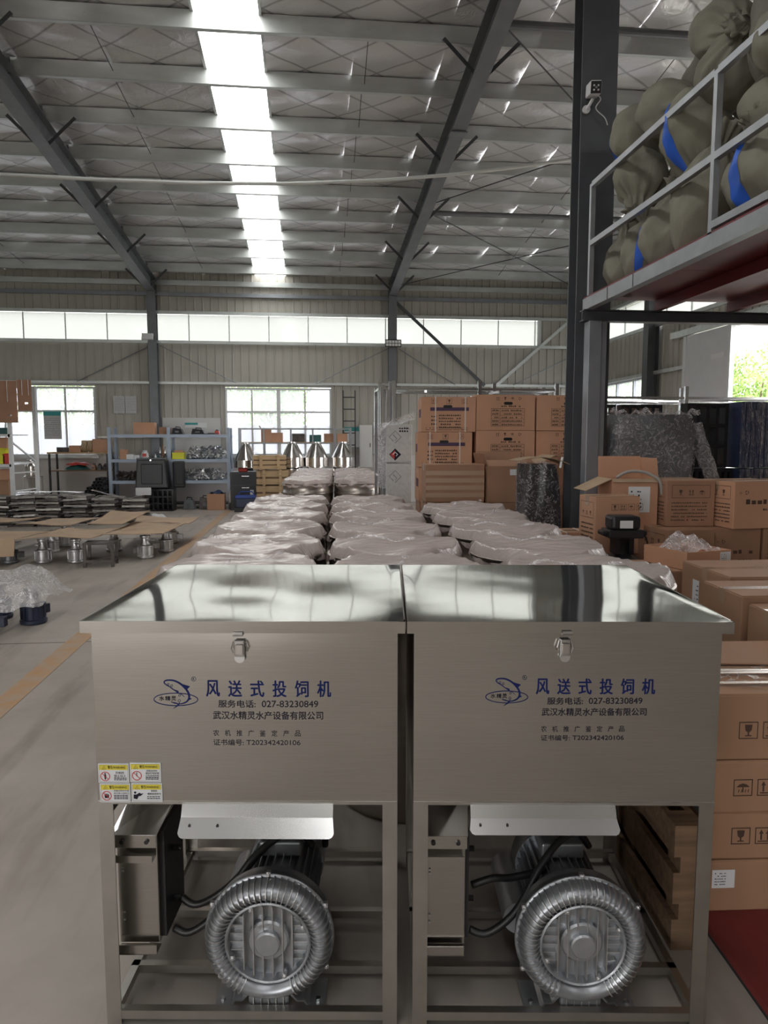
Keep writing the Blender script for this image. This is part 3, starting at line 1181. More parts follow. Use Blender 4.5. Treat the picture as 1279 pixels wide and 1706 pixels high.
def feeder(idx, label, loc, rz, P):
    t = thing('fish_feeder', label, 'feeder', loc, rz, 'stainless feeders in front')
    hw, bw = .402, .384
    # lid: sheet top, rim
    lid = wavy_lid(P['seed'], P['amp'], -hw, hw, 0.0, .81, 1.108).build('lid', 'lid_steel', t, smooth=True)
    mb = MB()
    mb.box(-hw, 0, 1.078, hw, .003, 1.108).box(-hw, .807, 1.078, hw, .81, 1.108).box(-hw, .003, 1.078, -hw + .003, .807, 1.108).box(hw - .003, .003, 1.078, hw, .807, 1.108)
    mb.build('lid_rim', 'brushed_steel', lid)
    # hopper body: front sheet gently dished
    random.seed(idx + 40)
    ph = random.uniform(0, 6)
    bd = MB()
    z0, z1, y0, y1 = .628, 1.079, .024, .786

    def fr(u, v):
        e = (math.sin(math.pi * u) * math.sin(math.pi * v)) ** .5
        return (-bw + 2 * bw * u, y0 - .0035 * e - P['dish'] * e * math.sin(6.5 * u + ph + 1.2 * math.sin(2 * v)), z0 + (z1 - z0) * v)
    bd.grid(36, 16, fr)
    bd.add([(-bw, y0, z0), (bw, y0, z0), (bw, y1, z0), (-bw, y1, z0), (-bw, y0, z1), (bw, y0, z1), (bw, y1, z1), (-bw, y1, z1)],
           [(1, 2, 6, 5), (2, 3, 7, 6), (3, 0, 4, 7), (0, 3, 2, 1)])
    body = bd.build('hopper_body', 'brushed_steel', t, smooth=True, sharp=30)
    MB().box(-bw, y0 - .003, z0 - .004, bw, y0 + .001, z0 + .004).build('hem', 'frame_steel', body)
    # funnel below
    mb = MB()
    mb.add([(-.36, .06, .626), (.36, .06, .626), (.36, .76, .626), (-.36, .76, .626), (-.10, .40, .44), (.10, .40, .44), (.10, .56, .44), (-.10, .56, .44)],
           [(0, 1, 5, 4), (1, 2, 6, 5), (2, 3, 7, 6), (3, 0, 4, 7), (4, 5, 6, 7)])
    mb.build('funnel', 'frame_steel', t)
    # legs: angle sections
    lg = .038
    for sx in (-1, 1):
        for (ya, sy) in ((y0, 1), (y1, -1)):
            xa = sx * bw
            m2 = MB()
            m2.box(min(xa, xa - sx * lg), min(ya, ya + sy * .003), 0, max(xa, xa - sx * lg), max(ya, ya + sy * .003), z0)
            m2.box(min(xa, xa - sx * .003), min(ya + sy * .003, ya + sy * lg), 0, max(xa, xa - sx * .003), max(ya + sy * .003, ya + sy * lg), z0)
            m2.build('leg', 'frame_steel', t)
    i_ = bw - .004
    for (a, b, nm) in (((-i_, y0 + .012, .036), (i_, y0 + .012, .036), 'rail'), ((-i_, .20, .036), (i_, .20, .036), 'rail'), ((-i_, .44, .036), (i_, .44, .036), 'rail'), ((-i_, y1 - .012, .036), (i_, y1 - .012, .036), 'rail')):
        MB().bar(a, b, .022, .024).build(nm, 'frame_steel', t)
    for sx in (-1, 1):
        MB().bar((sx * (i_ - .012), y0 + .03, .036), (sx * (i_ - .012), y1 - .03, .036), .022, .024).build('rail', 'frame_steel', t)
        MB().bar((sx * (i_ - .012), y0 + .03, .60), (sx * (i_ - .012), y1 - .03, .60), .022, .024).build('rail', 'frame_steel', t)
    MB().bar((-i_, y1 - .012, .60), (i_, y1 - .012, .60), .022, .024).build('rail', 'frame_steel', t)
    # deflector plate under the body
    sx0, sx1 = P['shield']
    prof = [(.06, .628), (.018, .626), (.006, .602), (.004, .598), (-.022, P['shz'])]
    mb = MB()
    vs = []
    for i, (yy, zz) in enumerate(prof):
        ins = .004 * (i < 4)
        vs += [(sx0 + ins, yy, zz), (sx1 - ins, yy, zz)]
    fs = [(2 * i, 2 * i + 1, 2 * i + 3, 2 * i + 2) for i in range(3)]
    mb.add(vs, fs)
    ya_, za_ = prof[3]
    yb_, zb_ = prof[4]
    c = .012
    tt = 1 - c / math.hypot(yb_ - ya_, zb_ - za_)
    ym, zm = ya_ + (yb_ - ya_) * tt, za_ + (zb_ - za_) * tt
    mb.add([(sx0 + .004, ya_, za_), (sx1 - .004, ya_, za_), (sx1, ym, zm), (sx1 - c * .4, ym + (yb_ - ym) * .7, zm + (zb_ - zm) * .7), (sx1 - c, yb_, zb_), (sx0 + c, yb_, zb_), (sx0 + c * .4, ym + (yb_ - ym) * .7, zm + (zb_ - zm) * .7), (sx0, ym, zm)], [(0, 1, 2, 3, 4, 5, 6, 7)])
    pl = mb.build('deflector_plate', 'bright_sheet', t, solid=.0025)
    for fx, fz in ((.12, .35), (.42, .35)):
        yy, zz = ya_ + (yb_ - ya_) * fz, za_ + (zb_ - za_) * fz
        MB().cyl((sx0 + (sx1 - sx0) * fx * .6, yy - .006, zz), (sx0 + (sx1 - sx0) * fx * .6, yy, zz), .0032, 8).build('screw', 'black_steel', pl)
    # control box with hood
    cx0, cx1 = P['cbox']
    cb = MB().box(cx0, .10, .185, cx1, .30, .50).build('control_box', 'brushed_steel', t, bevel=.003)
    MB().add([(cx0 - .01, .085, .502), (cx1 + .004, .085, .502), (cx1 + .022, .27, .555), (cx0 + .008, .27, .570)], [(0, 1, 2, 3)]).build('hood', 'bright_sheet', cb, solid=.003)
    MB().box(cx0 - .004, .083, .468, cx1 + .002, .087, .503).build('hood_lip', 'brushed_steel', cb)
    MB().box(cx0 - .014, .075, .432, cx1 - .006, .100, .436).box(cx0 - .014, .072, .432, cx1 - .006, .076, .452).build('drip_lip', 'brushed_steel', cb)
    MB().box(cx0 - .004, .078, .165, cx1 - .004, .082, .192).box(cx0 - .004, .078, .165, cx1 - .004, .12, .168).build('foot_flange', 'brushed_steel', cb)
    for fx in (.2, .8):
        xx = cx0 + (cx1 - cx0) * fx
        MB().cyl((xx, .078, .486), (xx, .084, .486), .006, 12).build('screw', 'black_plastic', cb)
    for zz in (.40, .39, .27, .25):
        MB().cyl((cx0 + .014, .096, zz), (cx0 + .014, .1, zz), .003, 8).build('rivet', 'chrome', cb)
    MB().box(cx1, .12, .19, cx1 + .012, .29, .495).build('side_plate', 'black_steel', cb)
    for zz in (.40, .25):
        MB().cyl((cx1 + .012, .2, zz), (cx1 + .035, .2, zz), .008, 10).build('cable_gland', 'rubber', cb)
    # cables from box to motor
    bx, bz = P['blow']
    for k, pts in enumerate((
            [(cx1 + .03, .20, .25), (cx1 + .08, .19, .235), (cx1 + .17, .19, .29), (bx - .02, .26, .385), (bx + .06, .33, .40), (bx + .12, .36, .37), (bx + .125, .38, .30)],
            [(cx1 + .02, .16, .185), (cx1 + .07, .15, .18), (cx1 + .15, .16, .24), (bx - .08, .21, .345), (bx - .01, .27, .385), (bx + .05, .31, .385), (bx + .09, .33, .33)])):
        if P['seed'] == 2 and k == 0:
            pts = [(cx1 + .03, .20, .29), (cx1 + .09, .2, .31), (cx1 + .15, .22, .30), (bx - .05, .26, .30)]
        MB().tube(spline3(pts), .0105, 8).build('cable', 'rubber', t, smooth=True)
    # latch
    lx, lz = P['latch']
    la = MB().box(lx - .013, .010, lz - .052, lx + .013, .017, lz - .008).build('latch', 'chrome', t, bevel=.003)
    MB().box(lx - .010, .005, lz - .045, lx + .010, .0105, lz - .018).build('lever', 'hopper_steel', la, bevel=.002)
    MB().tube([(lx - .015, .012, lz - .012), (lx - .020, .010, lz - .03), (lx - .015, .012, lz - .042)], .0018, 6).build('wire_bail', 'chrome', la)
    MB().tube([(lx + .015, .012, lz - .012), (lx + .020, .010, lz - .03), (lx + .015, .012, lz - .042)], .0018, 6).build('wire_bail', 'chrome', la)
    MB().lathe([(0, 0), (.013, 0), (.013, .006), (0, .006)], 20, Matrix.Translation((lx, .017, lz - .054)) @ Euler((R_(90), 0, 0)).to_matrix().to_4x4()).build('tongue', 'bright_sheet', la)
    MB().box(lx - .012, -.008, lz + .006, lx + .012, .012, lz + .010).box(lx - .012, -.008, lz + .006, lx + .012, -.004, lz + .016).build('strike_hook', 'chrome', la)
    # ---- printing
    yp = 0.0

    def skin(o, off=.0005):            # lay flat print onto the dished front sheet
        for v in o.data.vertices:
            u = min(1, max(0, (v.co.x + bw) / (2 * bw)))
            w = min(1, max(0, (v.co.z - z0) / (z1 - z0)))
            v.co.y += fr(u, w)[1] - off
        for ch in o.children:
            skin(ch, off + .0002)
    ox, oz, s = P['print']

    def X(a):
        return ox + s * a

    def Z(a):
        return oz + s * a
    items = []
    n = 6
    ttl = '风送式投饲机'
    cw = .0335
    for i, ch in enumerate(ttl):
        a = -.098 + i * (.314 - cw) / (n - 1)
        items.append((ch, X(a), X(a + cw), Z(.909), Z(.951), .022))
    join_text(items, yp, 'ink_blue', body)
    its = [('服务电话:', X(-.068), X(.026), Z(.881), Z(.900), .018), ('027-83230849', X(.042), X(.184), Z(.8825), Z(.899), .018),
           ('武汉水精灵水产设备有限公司', X(-.082), X(.196), Z(.850), Z(.871), .018)]
    ag = '农机推广鉴定产品'
    for i, ch in enumerate(ag):
        a = -.083 + i * (.222 - .0145) / 7
        its.append((ch, X(a), X(a + .0145), Z(.806), Z(.8215), .008))
    its += [('证书编号:', X(-.083), X(-.006), Z(.781), Z(.797), .008), ('T202342420106', X(.001), X(.138), Z(.783), Z(.7955), .008)]
    join_text(its, yp, 'ink_dark', body)
    # emblem: leaping fish over an oval ring with three characters
    lo = MB()
    sc = .113 / 305.0
    lx0, lz0 = X(-.232), Z(.953)

    def q(px, pz):
        return (lx0 + (px - 60) * sc * s, lz0 - (pz - 78) * sc * s)
    stroke(lo, [q(212 + 150 * math.cos(2 * math.pi * i / 60), 219 + 44 * math.sin(2 * math.pi * i / 60)) for i in range(61)], .0022 * s, yp)
    stroke(lo, spline([q(*p) for p in ((150, 118), (136, 103), (140, 90), (165, 84), (205, 88), (250, 112), (285, 148))]), .0026 * s, yp, .0052 * s)
    stroke(lo, spline([q(*p) for p in ((285, 148), (302, 180), (300, 212), (282, 236), (245, 250), (205, 246), (178, 236))]), .0052 * s, yp - .0001, .0015 * s)
    stroke(lo, spline([q(*p) for p in ((300, 175), (303, 205), (288, 232), (262, 246))]), .0056 * s, yp - .0002, .003 * s)
    stroke(lo, spline([q(*p) for p in ((150, 118), (172, 130), (200, 152), (232, 172), (258, 188), (270, 202))]), .0030 * s, yp, .0010 * s)
    for tri in (((262, 112), (312, 128), (288, 150)), ((205, 150), (232, 160), (225, 178)), ((240, 236), (188, 288), (232, 262)), ((240, 252), (170, 233), (205, 240)), ((300, 205), (322, 214), (304, 222))):
        flat_poly(lo, [q(*p) for p in tri], yp - .0003)
    for (cx_, cz_, r_) in ((163, 112, 6), (186, 122, 7), (238, 190, 7), (235, 228, 8)):
        stroke(lo, [q(cx_ + r_ * math.cos(2 * math.pi * i / 12), cz_ + r_ * math.sin(2 * math.pi * i / 12)) for i in range(13)], .0010, yp)
    stroke(lo, [q(337 + 15 * math.cos(2 * math.pi * i / 20), 75 + 15 * math.sin(2 * math.pi * i / 20)) for i in range(21)], .0010, yp)
    em = lo.build('emblem', 'ink_blue', body)
    jt_ = []
    for ch, px in (('水', 98), ('精', 140), ('灵', 180)):
        (xa, zb), (xb, za) = q(px, 196), q(px + 34, 228)
        jt_.append((ch, xa, xb, za, zb, .012))
    (xa, zb), (xb, za) = q(331, 68), q(343, 82)
    jt_.append(('R', xa, xb, za, zb, 0))
    join_text(jt_, yp - .0002, 'ink_dark', em, 'emblem_lettering')
    for ch in body.children:
        if ch.name.startswith(('lettering', 'emblem')):
            skin(ch)
    return t, body, y0 - .0030


FEED_ROT = -6.4
f1, body1, yp1 = feeder(1, 'stainless fish feeder with yellow warning stickers and wavy lid', (-.168, 1.742, 0), FEED_ROT,
                   dict(seed=1, amp=.0034, dish=.0018, shield=(-.170, .224), shz=.556, cbox=(-.372, -.262), blow=(.04, .217), latch=(-.010, 1.066), print=(0, 0, 1.0)))
f2, body2, yp2 = feeder(2, 'stainless fish feeder with flat lid beside the wrapped cartons', (.636, 1.652, 0), FEED_ROT,
                   dict(seed=2, amp=.0018, dish=.0014, shield=(-.243, .134), shz=.568, cbox=(-.350, -.240), blow=(.069, .214), latch=(-.009, 1.070), print=(.016, .056, .948)))


blower(f1, (.04, .085, .22))
blower(f2, (.069, .085, .217))

# warning stickers on the first feeder (2 x 2)
def sticker(x0, z0, w, h, kind):
    y = yp1 - .0002
    st = MB().box(x0, y - .0004, z0, x0 + w, y + .0022, z0 + h).build('warning_sticker', 'sticker_white', body1)
    MB().box(x0 + .003, y - .0008, z0 + h - .0165, x0 + w - .003, y, z0 + h - .003).build('header', 'sticker_yellow', st)
    yy = y - .0011
    mb = MB()
    stroke(mb, [(x0 + .003, z0 + .003), (x0 + w - .003, z0 + .003), (x0 + w - .003, z0 + h - .003), (x0 + .003, z0 + h - .003), (x0 + .003, z0 + .003)], .0006, yy)
    stroke(mb, [(x0 + .010, z0 + h - .0145), (x0 + .0155, z0 + h - .005), (x0 + .021, z0 + h - .0145), (x0 + .010, z0 + h - .0145)], .0009, yy)
    flat_poly(mb, [(x0 + .0150, z0 + h - .0135), (x0 + .0160, z0 + h - .0135), (x0 + .0158, z0 + h - .0085), (x0 + .0152, z0 + h - .0085)], yy)
    mb.build('print', 'ink_brown', st)
    cx, cz, r = x0 + .0175, z0 + .0175, .0115
    it = [('警告/WARNING', x0 + .025, x0 + w - .008, z0 + h - .0135, z0 + h - .0055, .012)]
    if kind == 0:
        it += [('开机时', x0 + .044, x0 + .066, z0 + .0235, z0 + .0305, .01), ('禁止站人', x0 + .040, x0 + .071, z0 + .0150, z0 + .0222, .01)]
    elif kind == 1:
        it += [('机器运转时', x0 + .042, x0 + .070, z0 + .0285, z0 + .033, .008), ('请勿打开防护罩', x0 + .040, x0 + .074, z0 + .0215, z0 + .027, .008), ('以免造成伤害', x0 + .040, x0 + .074, z0 + .015, z0 + .0202, .008)]
    elif kind == 2:
        it += [('设备运转时不得', x0 + .036, x0 + .074, z0 + .029, z0 + .0335, .008), ('将手伸入出料口', x0 + .036, x0 + .074, z0 + .0215, z0 + .027, .008)]
    else:
        it += [('使用前', x0 + .050, x0 + .066, z0 + .0275, z0 + .033, .008), ('请阅读说明书', x0 + .041, x0 + .075, z0 + .019, z0 + .0252, .008)]
    join_text(it, yy, 'ink_dark', st)
    ln = MB()
    rows = {0: (.0115, .0075), 1: (.0115, .0075), 2: (.0172, .0130, .0088), 3: (.0135, .0085)}[kind]
    xa = x0 + (.040 if kind != 2 else .036)
    for zz in rows:
        x = xa
        i = 0
        while x < x0 + w - .008:
            wl_ = .0045 + .003 * ((i * 7 + int(zz * 1e4)) % 3) / 2
            ln.box(x, yy, z0 + zz, min(x + wl_, x0 + w - .006), yy + .0002, z0 + zz + .0021)
            x += wl_ + .0011
            i += 1
    ln.build('small_print', 'ink_dark', st)
    if kind < 3:
        rg = MB()
        stroke(rg, [(cx + r * math.cos(2 * math.pi * i / 28), cz + r * math.sin(2 * math.pi * i / 28)) for i in range(29)], .0020, yy)
        stroke(rg, [(cx - r * .7, cz + r * .7), (cx + r * .7, cz - r * .7)], .0016, yy - .0002)
        rg.build('prohibition_ring', 'sign_red', st)
    fg = MB()
    if kind == 0:
        flat_poly(fg, [(cx + .002 * math.cos(i), cz + .0072 + .002 * math.sin(i)) for i in [k * .785 for k in range(8)]], yy + .0001)
        flat_poly(fg, [(cx - .0028, cz - .001), (cx + .0028, cz - .001), (cx + .0022, cz + .0048), (cx - .0022, cz + .0048)], yy + .0001)
        flat_poly(fg, [(cx - .0018, cz - .0085), (cx + .0018, cz - .0085), (cx + .0018, cz - .001), (cx - .0018, cz - .001)], yy + .0001)
    elif kind == 1:
        stroke(fg, [(cx, cz + .009), (cx, cz)], .0018, yy + .0001)
        flat_poly(fg, [(cx - .002, cz), (cx + .002, cz), (cx + .001, cz - .003)], yy + .0001)
    elif kind == 2:
        flat_poly(fg, [(cx - .005, cz - .006), (cx + .005, cz - .006), (cx + .006, cz + .001), (cx - .006, cz + .001)], yy + .0001)
        for k in range(4):
            stroke(fg, [(cx - .0045 + k * .003, cz), (cx - .0045 + k * .003, cz + .0065 - .0012 * abs(k - 1.5))], .0020, yy + .0001)
    else:
        flat_poly(fg, [(cx - .008 + .0032 * math.cos(i), cz + .008 + .0032 * math.sin(i)) for i in [k * .785 for k in range(8)]], yy)
        flat_poly(fg, [(cx - .012, cz - .008), (cx - .003, cz - .010), (cx + .001, cz - .001), (cx - .004, cz + .003), (cx - .012, cz + .003)], yy)
        flat_poly(fg, [(cx - .003, cz - .002), (cx + .006, cz - .001), (cx + .014, cz + .006), (cx + .007, cz + .005), (cx + .003, cz + .008), (cx - .004, cz + .003)], yy)
    fg.build('pictogram', 'ink_dark', st)


sticker(-.379, .681, .078, .051, 0)
sticker(-.298, .683, .079, .051, 1)
sticker(-.377, .629, .078, .050, 2)
sticker(-.296, .630, .079, .050, 3)
# ================= cartons and print =================
def flat(mb, poly, place):
    o = len(mb.v)
    mb.v += [place(u, v) for u, v in poly]
    mb.f.append(tuple(range(o, o + len(poly))))


def frect(mb, u0, v0, u1, v1, place):
    flat(mb, [(u0, v0), (u1, v0), (u1, v1), (u0, v1)], place)


def fframe(mb, u0, v0, u1, v1, t, place):
    frect(mb, u0, v0, u1, v0 + t, place)
    frect(mb, u0, v1 - t, u1, v1, place)
    frect(mb, u0, v0 + t, u0 + t, v1 - t, place)
    frect(mb, u1 - t, v0 + t, u1, v1 - t, place)


def icon(mb, kind, u, v, s, place, framed=True):
    """small handling mark in a box of size s"""
    def P(pts):
        flat(mb, [(u + a * s, v + b * s) for a, b in pts], place)
    if framed:
        fframe(mb, u, v, u + s, v + s * .9, s * .05, place)
    if kind == 'glass':
        P([(.3, .75), (.7, .75), (.66, .45), (.56, .36), (.44, .36), (.34, .45)])
        P([(.46, .36), (.54, .36), (.54, .2), (.46, .2)])
        P([(.33, .2), (.67, .2), (.67, .14), (.33, .14)])
    elif kind == 'up':
        for d in (.2, .55):
            P([(d, .55), (d + .25, .55), (d + .125, .78)])
            P([(d + .08, .22), (d + .17, .22), (d + .17, .55), (d + .08, .55)])
        P([(.15, .12), (.85, .12), (.85, .18), (.15, .18)])
    elif kind == 'rain':
        P([(.15, .48), (.85, .48), (.7, .62), (.5, .68), (.3, .62)])
        P([(.47, .2), (.53, .2), (.53, .48), (.47, .48)])
        for d in (.25, .4, .6, .75):
            P([(d, .2), (d + .04, .2), (d + .07, .36), (d + .03, .36)])
    else:
        for k in range(3):
            a = R_(90 + 120 * k)
            b = R_(90 + 120 * k + 85)
            pts = [(.5 + .3 * math.cos(a + (b - a) * i / 4), .45 + .3 * math.sin(a + (b - a) * i / 4)) for i in range(5)]
            pts += [(.5 + .18 * math.cos(a + (b - a) * i / 4), .45 + .18 * math.sin(a + (b - a) * i / 4)) for i in range(4, -1, -1)]
            P(pts)


def lines(mb, u0, v0, u1, rows, dv, th, place, seed=0, cols=1):
    """unreadable small print as rows of short marks"""
    rnd = random.Random(seed)
    for r in range(rows):
        u = u0
        v = v0 - r * dv
        while u < u1:
            w = th * rnd.uniform(.7, 1.2)
            if rnd.random() < .88:
                frect(mb, u, v, min(u + w, u1), v + th * rnd.uniform(.7, 1), place)
            u += w + th * rnd.uniform(.2, .5)


def carton(label, x, y, z, w, d, h, rz=0, m='carton_warm', front=None, left=None, tape=True, strap=None, hole=None, sticker=None, openb=False,
           flaps=(), group=None, ink='ink_brown', left_ink=None, name='carton', top_m='carton_tan'):
    t = thing(name, label, 'carton', (x, y, z), rz, group)
    hx, hy = w / 2, d / 2

    def PF(u, v):                 # u from the left edge, v from the bottom of the front
        return (-hx + u, -hy - .0016, v)

    def PL(u, v):                 # on the left side, u from the front edge
        return (-hx - .0016, -hy + u, v)
    if openb:
        k = .006
        MB().box(-hx, -hy, 0, hx, -hy + k, h).box(-hx, hy - k, 0, hx, hy, h).box(-hx, -hy + k, 0, -hx + k, hy - k, h).box(hx - k, -hy + k, 0, hx, hy - k, h).box(-hx + k, -hy + k, 0, hx - k, hy - k, k).build('box_walls', m, t)
        for (side, ang, ln) in flaps:
            a = R_(ang)                      # 0 = straight up, 90 = flat outwards
            dx, dz = math.sin(a) * ln, math.cos(a) * ln
            if side == 'F':
                q = [(-hx, -hy, h), (hx, -hy, h), (hx * .97, -hy - dx, h + dz), (-hx * .97, -hy - dx, h + dz)]
            elif side == 'B':
                q = [(-hx, hy, h), (hx, hy, h), (hx * .97, hy + dx, h + dz), (-hx * .97, hy + dx, h + dz)]
            elif side == 'L':
                q = [(-hx, -hy, h), (-hx, hy, h), (-hx - dx, hy * .97, h + dz), (-hx - dx, -hy * .97, h + dz)]
            else:
                q = [(hx, -hy, h), (hx, hy, h), (hx + dx, hy * .97, h + dz), (hx + dx, -hy * .97, h + dz)]
            MB().add(q, [(0, 1, 2, 3)]).build('flap', 'carton_sheet' if ang > 60 else m, t, solid=.005)
    else:
        MB().box(-hx, -hy, 0, hx, hy, h - .004).build('box_walls', m, t, bevel=.004)
        MB().box(-hx + .002, -hy + .002, h - .004, hx - .002, -.002, h).build('flap', top_m, t)
        MB().box(-hx + .002, .002, h - .004, hx - .002, hy - .002, h).build('flap', top_m, t)
        if tape:
            MB().box(-hx - .001, -.03, h, hx + .001, .03, h + .0012).box(-hx - .0012, -.03, h - .07, -hx, .03, h + .0012).build('tape', 'tape_clear', t)
    if front:
        if hasattr(front, 'marks'):
            for q in front.marks:
                mb = MB()
                q(mb, PF, w, h)
                mb.build('printed_mark', ink, t)
        else:
            mb = MB()
            front(mb, PF, w, h)
            mb.build('printing', ink, t)
    if left:
        mb = MB()
        left(mb, PL, d, h)
        mb.build('printing', left_ink or ink, t)
    if strap:
        for u in strap:
            xx = -hx + u
            MB().box(xx - .007, -hy - .004, -.002, xx + .007, -hy - .002, h + .003).box(xx - .007, -hy - .004, h + .001, xx + .007, hy, h + .003).build('strap', 'strap_white', t)
    if hole:
        u, v = hole[:2]
        side = hole[2] if len(hole) > 2 else 'F'
        pts = [(u - .035 + .017 * math.cos(R_(a)), v + .017 * math.sin(R_(a))) for a in range(90, 271, 30)] + [(u + .035 + .017 * math.cos(R_(a)), v + .017 * math.sin(R_(a))) for a in range(-90, 91, 30)]
        mb = MB()
        flat(mb, pts, PF if side == 'F' else PL)
        mb.build('hand_hole', 'rubber', t)
    if sticker:
        u, v, sw, sh = sticker[:4]
        side = sticker[4] if len(sticker) > 4 else 'F'
        pl = PF if side == 'F' else PL
        mb = MB()
        frect(mb, u, v, u + sw, v + sh, pl)
        so = mb.build('paper_label', 'white_paper', t)
        mb = MB()

        def pl2(a, b):
            p = pl(a, b)
            return (p[0] - (.0006 if side == 'L' else 0), p[1] - (.0006 if side == 'F' else 0), p[2])
        lines(mb, u + sw * .12, v + sh * .78, u + sw * .6, 5, sh * .15, sh * .06, pl2, 5)
        mb.build('small_print', 'ink_dark', so)
    return t


def pr_spec(mb, P, w, h):           # row of marks, hand hole region, a spec table
    for i, k in enumerate(('up', 'glass', 'rain', 'cycle')):
        icon(mb, k, w * (.32 + .125 * i), h * .83, w * .085, P, False)
    fframe(mb, w * .25, h * .12, w * .82, h * .62, .004, P)
    for j in range(1, 5):
        frect(mb, w * .25, h * (.12 + .1 * j), w * .82, h * (.12 + .1 * j) + .003, P)
    frect(mb, w * .40, h * .12, w * .405, h * .62, P)
    for j in range(5):
        lines(mb, w * .27, h * (.145 + .1 * j), w * .38, 1, 0, h * .045, P, j)
        lines(mb, w * .43, h * (.145 + .1 * j), w * .78, 1, 0, h * .04, P, 20 + j)
    lines(mb, w * .42, h * .66, w * .75, 1, 0, h * .045, P, 77)


def pr_band(mb, P, w, h):           # marks and small print under a dark band
    for i, (k, u) in enumerate((('up', .18), ('glass', .46), ('cycle', .74))):
        icon(mb, k, w * u, h * .80, w * .10, P)
    lines(mb, w * .18, h * .42, w * .28, 3, h * .11, h * .05, P, 3)
    lines(mb, w * .32, h * .45, w * .72, 5, h * .085, h * .045, P, 4)
    lines(mb, w * .08, h * .10, w * .85, 2, h * .05, h * .025, P, 5)


def band_strip(t, w, h, d, u0, u1, side='F'):
    mb = MB()

    def PF(u, v):
        return (-w / 2 + u, -d / 2 - .0014, v)

    def PL(u, v):
        return (-w / 2 - .0014, -d / 2 + u, v)
    frect(mb, u0, h * .60, u1, h * .70, PF) if side == 'F' else frect(mb, u0, h * .42, u1, h * .66, PL)
    mb.build('printed_band', 'ink_purple', t)


def pr_icons(kinds, u0, v0, s, gap=1.3):
    def f(mb, P, w, h):
        for i, k in enumerate(kinds):
            icon(mb, k, w * u0 + s * gap * i, h * v0, s, P)
    f.marks = [lambda mb, P, w, h, i=i, k=k: icon(mb, k, w * u0 + s * gap * i, h * v0, s, P) for i, k in enumerate(kinds)]
    return f


def pr_name(mb, P, w, h):           # big characters in the middle, mark in the corner
    lines(mb, w * .22, h * .52, w * .84, 1, 0, w * .085, P, 11)
    lines(mb, w * .55, h * .38, w * .82, 1, 0, w * .04, P, 12)
    icon(mb, 'cycle', w * .17, h * .70, w * .12, P, False)
    icon(mb, 'cycle', w * .08, h * .72, w * .07, P, False)


def pr_side(mb, P, w, h):
    fframe(mb, w * .1, h * .62, w * .9, h * .9, .003, P)
    for i, k in enumerate(('glass', 'up', 'rain')):
        icon(mb, k, w * (.2 + .22 * i), h * .66, w * .17, P, False)
    lines(mb, w * .1, h * .5, w * .85, 6, h * .075, h * .03, P, 9)


# ---- tall stack behind the drums
Yc = 8.0
B = 'tall carton stack behind the drums'
c_ = carton('strapped carton with purple band, topmost at the wrapped posts', 1.60, Yc + .24, 1.655, .62, .46, .395, -4, front=pr_band, strap=(.16, .50), hole=(.30, .285), group=B, left=lambda mb, P, w, h: None)
band_strip(c_, .62, .395, .46, .10, .54)
band_strip(c_, .62, .395, .46, .05, .30, 'L')
c_ = carton('strapped carton with purple band, second from top at wrapped posts', 1.56, Yc + .22, 1.258, .62, .46, .395, -5, front=pr_band, strap=(.14, .48), hole=(.30, .285), group=B)
band_strip(c_, .62, .395, .46, .12, .54)
band_strip(c_, .62, .395, .46, .05, .30, 'L')
c_ = carton('strapped carton behind the dented tape-wrapped carton', 1.57, Yc + .24, .861, .62, .46, .395, -3, front=pr_band, group=B)
band_strip(c_, .62, .395, .46, .05, .30, 'L')
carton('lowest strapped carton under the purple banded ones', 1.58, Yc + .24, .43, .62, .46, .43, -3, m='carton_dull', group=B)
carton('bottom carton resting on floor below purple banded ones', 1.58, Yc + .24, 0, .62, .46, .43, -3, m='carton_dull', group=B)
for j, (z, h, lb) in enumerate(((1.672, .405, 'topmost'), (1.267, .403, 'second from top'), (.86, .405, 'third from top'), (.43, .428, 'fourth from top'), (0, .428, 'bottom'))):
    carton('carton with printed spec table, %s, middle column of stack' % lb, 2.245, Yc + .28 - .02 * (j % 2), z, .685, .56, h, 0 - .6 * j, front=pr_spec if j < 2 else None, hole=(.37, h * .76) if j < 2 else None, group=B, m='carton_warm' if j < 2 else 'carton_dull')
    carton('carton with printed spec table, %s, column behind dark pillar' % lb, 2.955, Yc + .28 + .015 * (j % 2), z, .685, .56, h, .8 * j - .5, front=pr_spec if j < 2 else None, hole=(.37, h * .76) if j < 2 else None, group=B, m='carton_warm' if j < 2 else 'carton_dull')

# ---- front layer of battered cartons behind the third drum column
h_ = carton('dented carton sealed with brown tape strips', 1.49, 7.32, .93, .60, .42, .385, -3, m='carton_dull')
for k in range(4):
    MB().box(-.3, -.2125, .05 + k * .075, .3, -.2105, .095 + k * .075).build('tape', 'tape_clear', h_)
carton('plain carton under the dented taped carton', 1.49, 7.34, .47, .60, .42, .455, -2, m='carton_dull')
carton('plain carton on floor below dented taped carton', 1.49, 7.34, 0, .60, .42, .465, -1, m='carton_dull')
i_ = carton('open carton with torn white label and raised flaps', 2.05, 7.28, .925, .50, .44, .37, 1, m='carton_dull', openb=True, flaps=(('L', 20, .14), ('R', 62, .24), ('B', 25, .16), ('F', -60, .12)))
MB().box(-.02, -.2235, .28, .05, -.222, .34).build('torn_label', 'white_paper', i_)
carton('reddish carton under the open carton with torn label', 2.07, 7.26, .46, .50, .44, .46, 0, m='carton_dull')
carton('carton on floor under the reddish carton', 2.07, 7.26, 0, .50, .44, .455, 0, m='carton_dull')


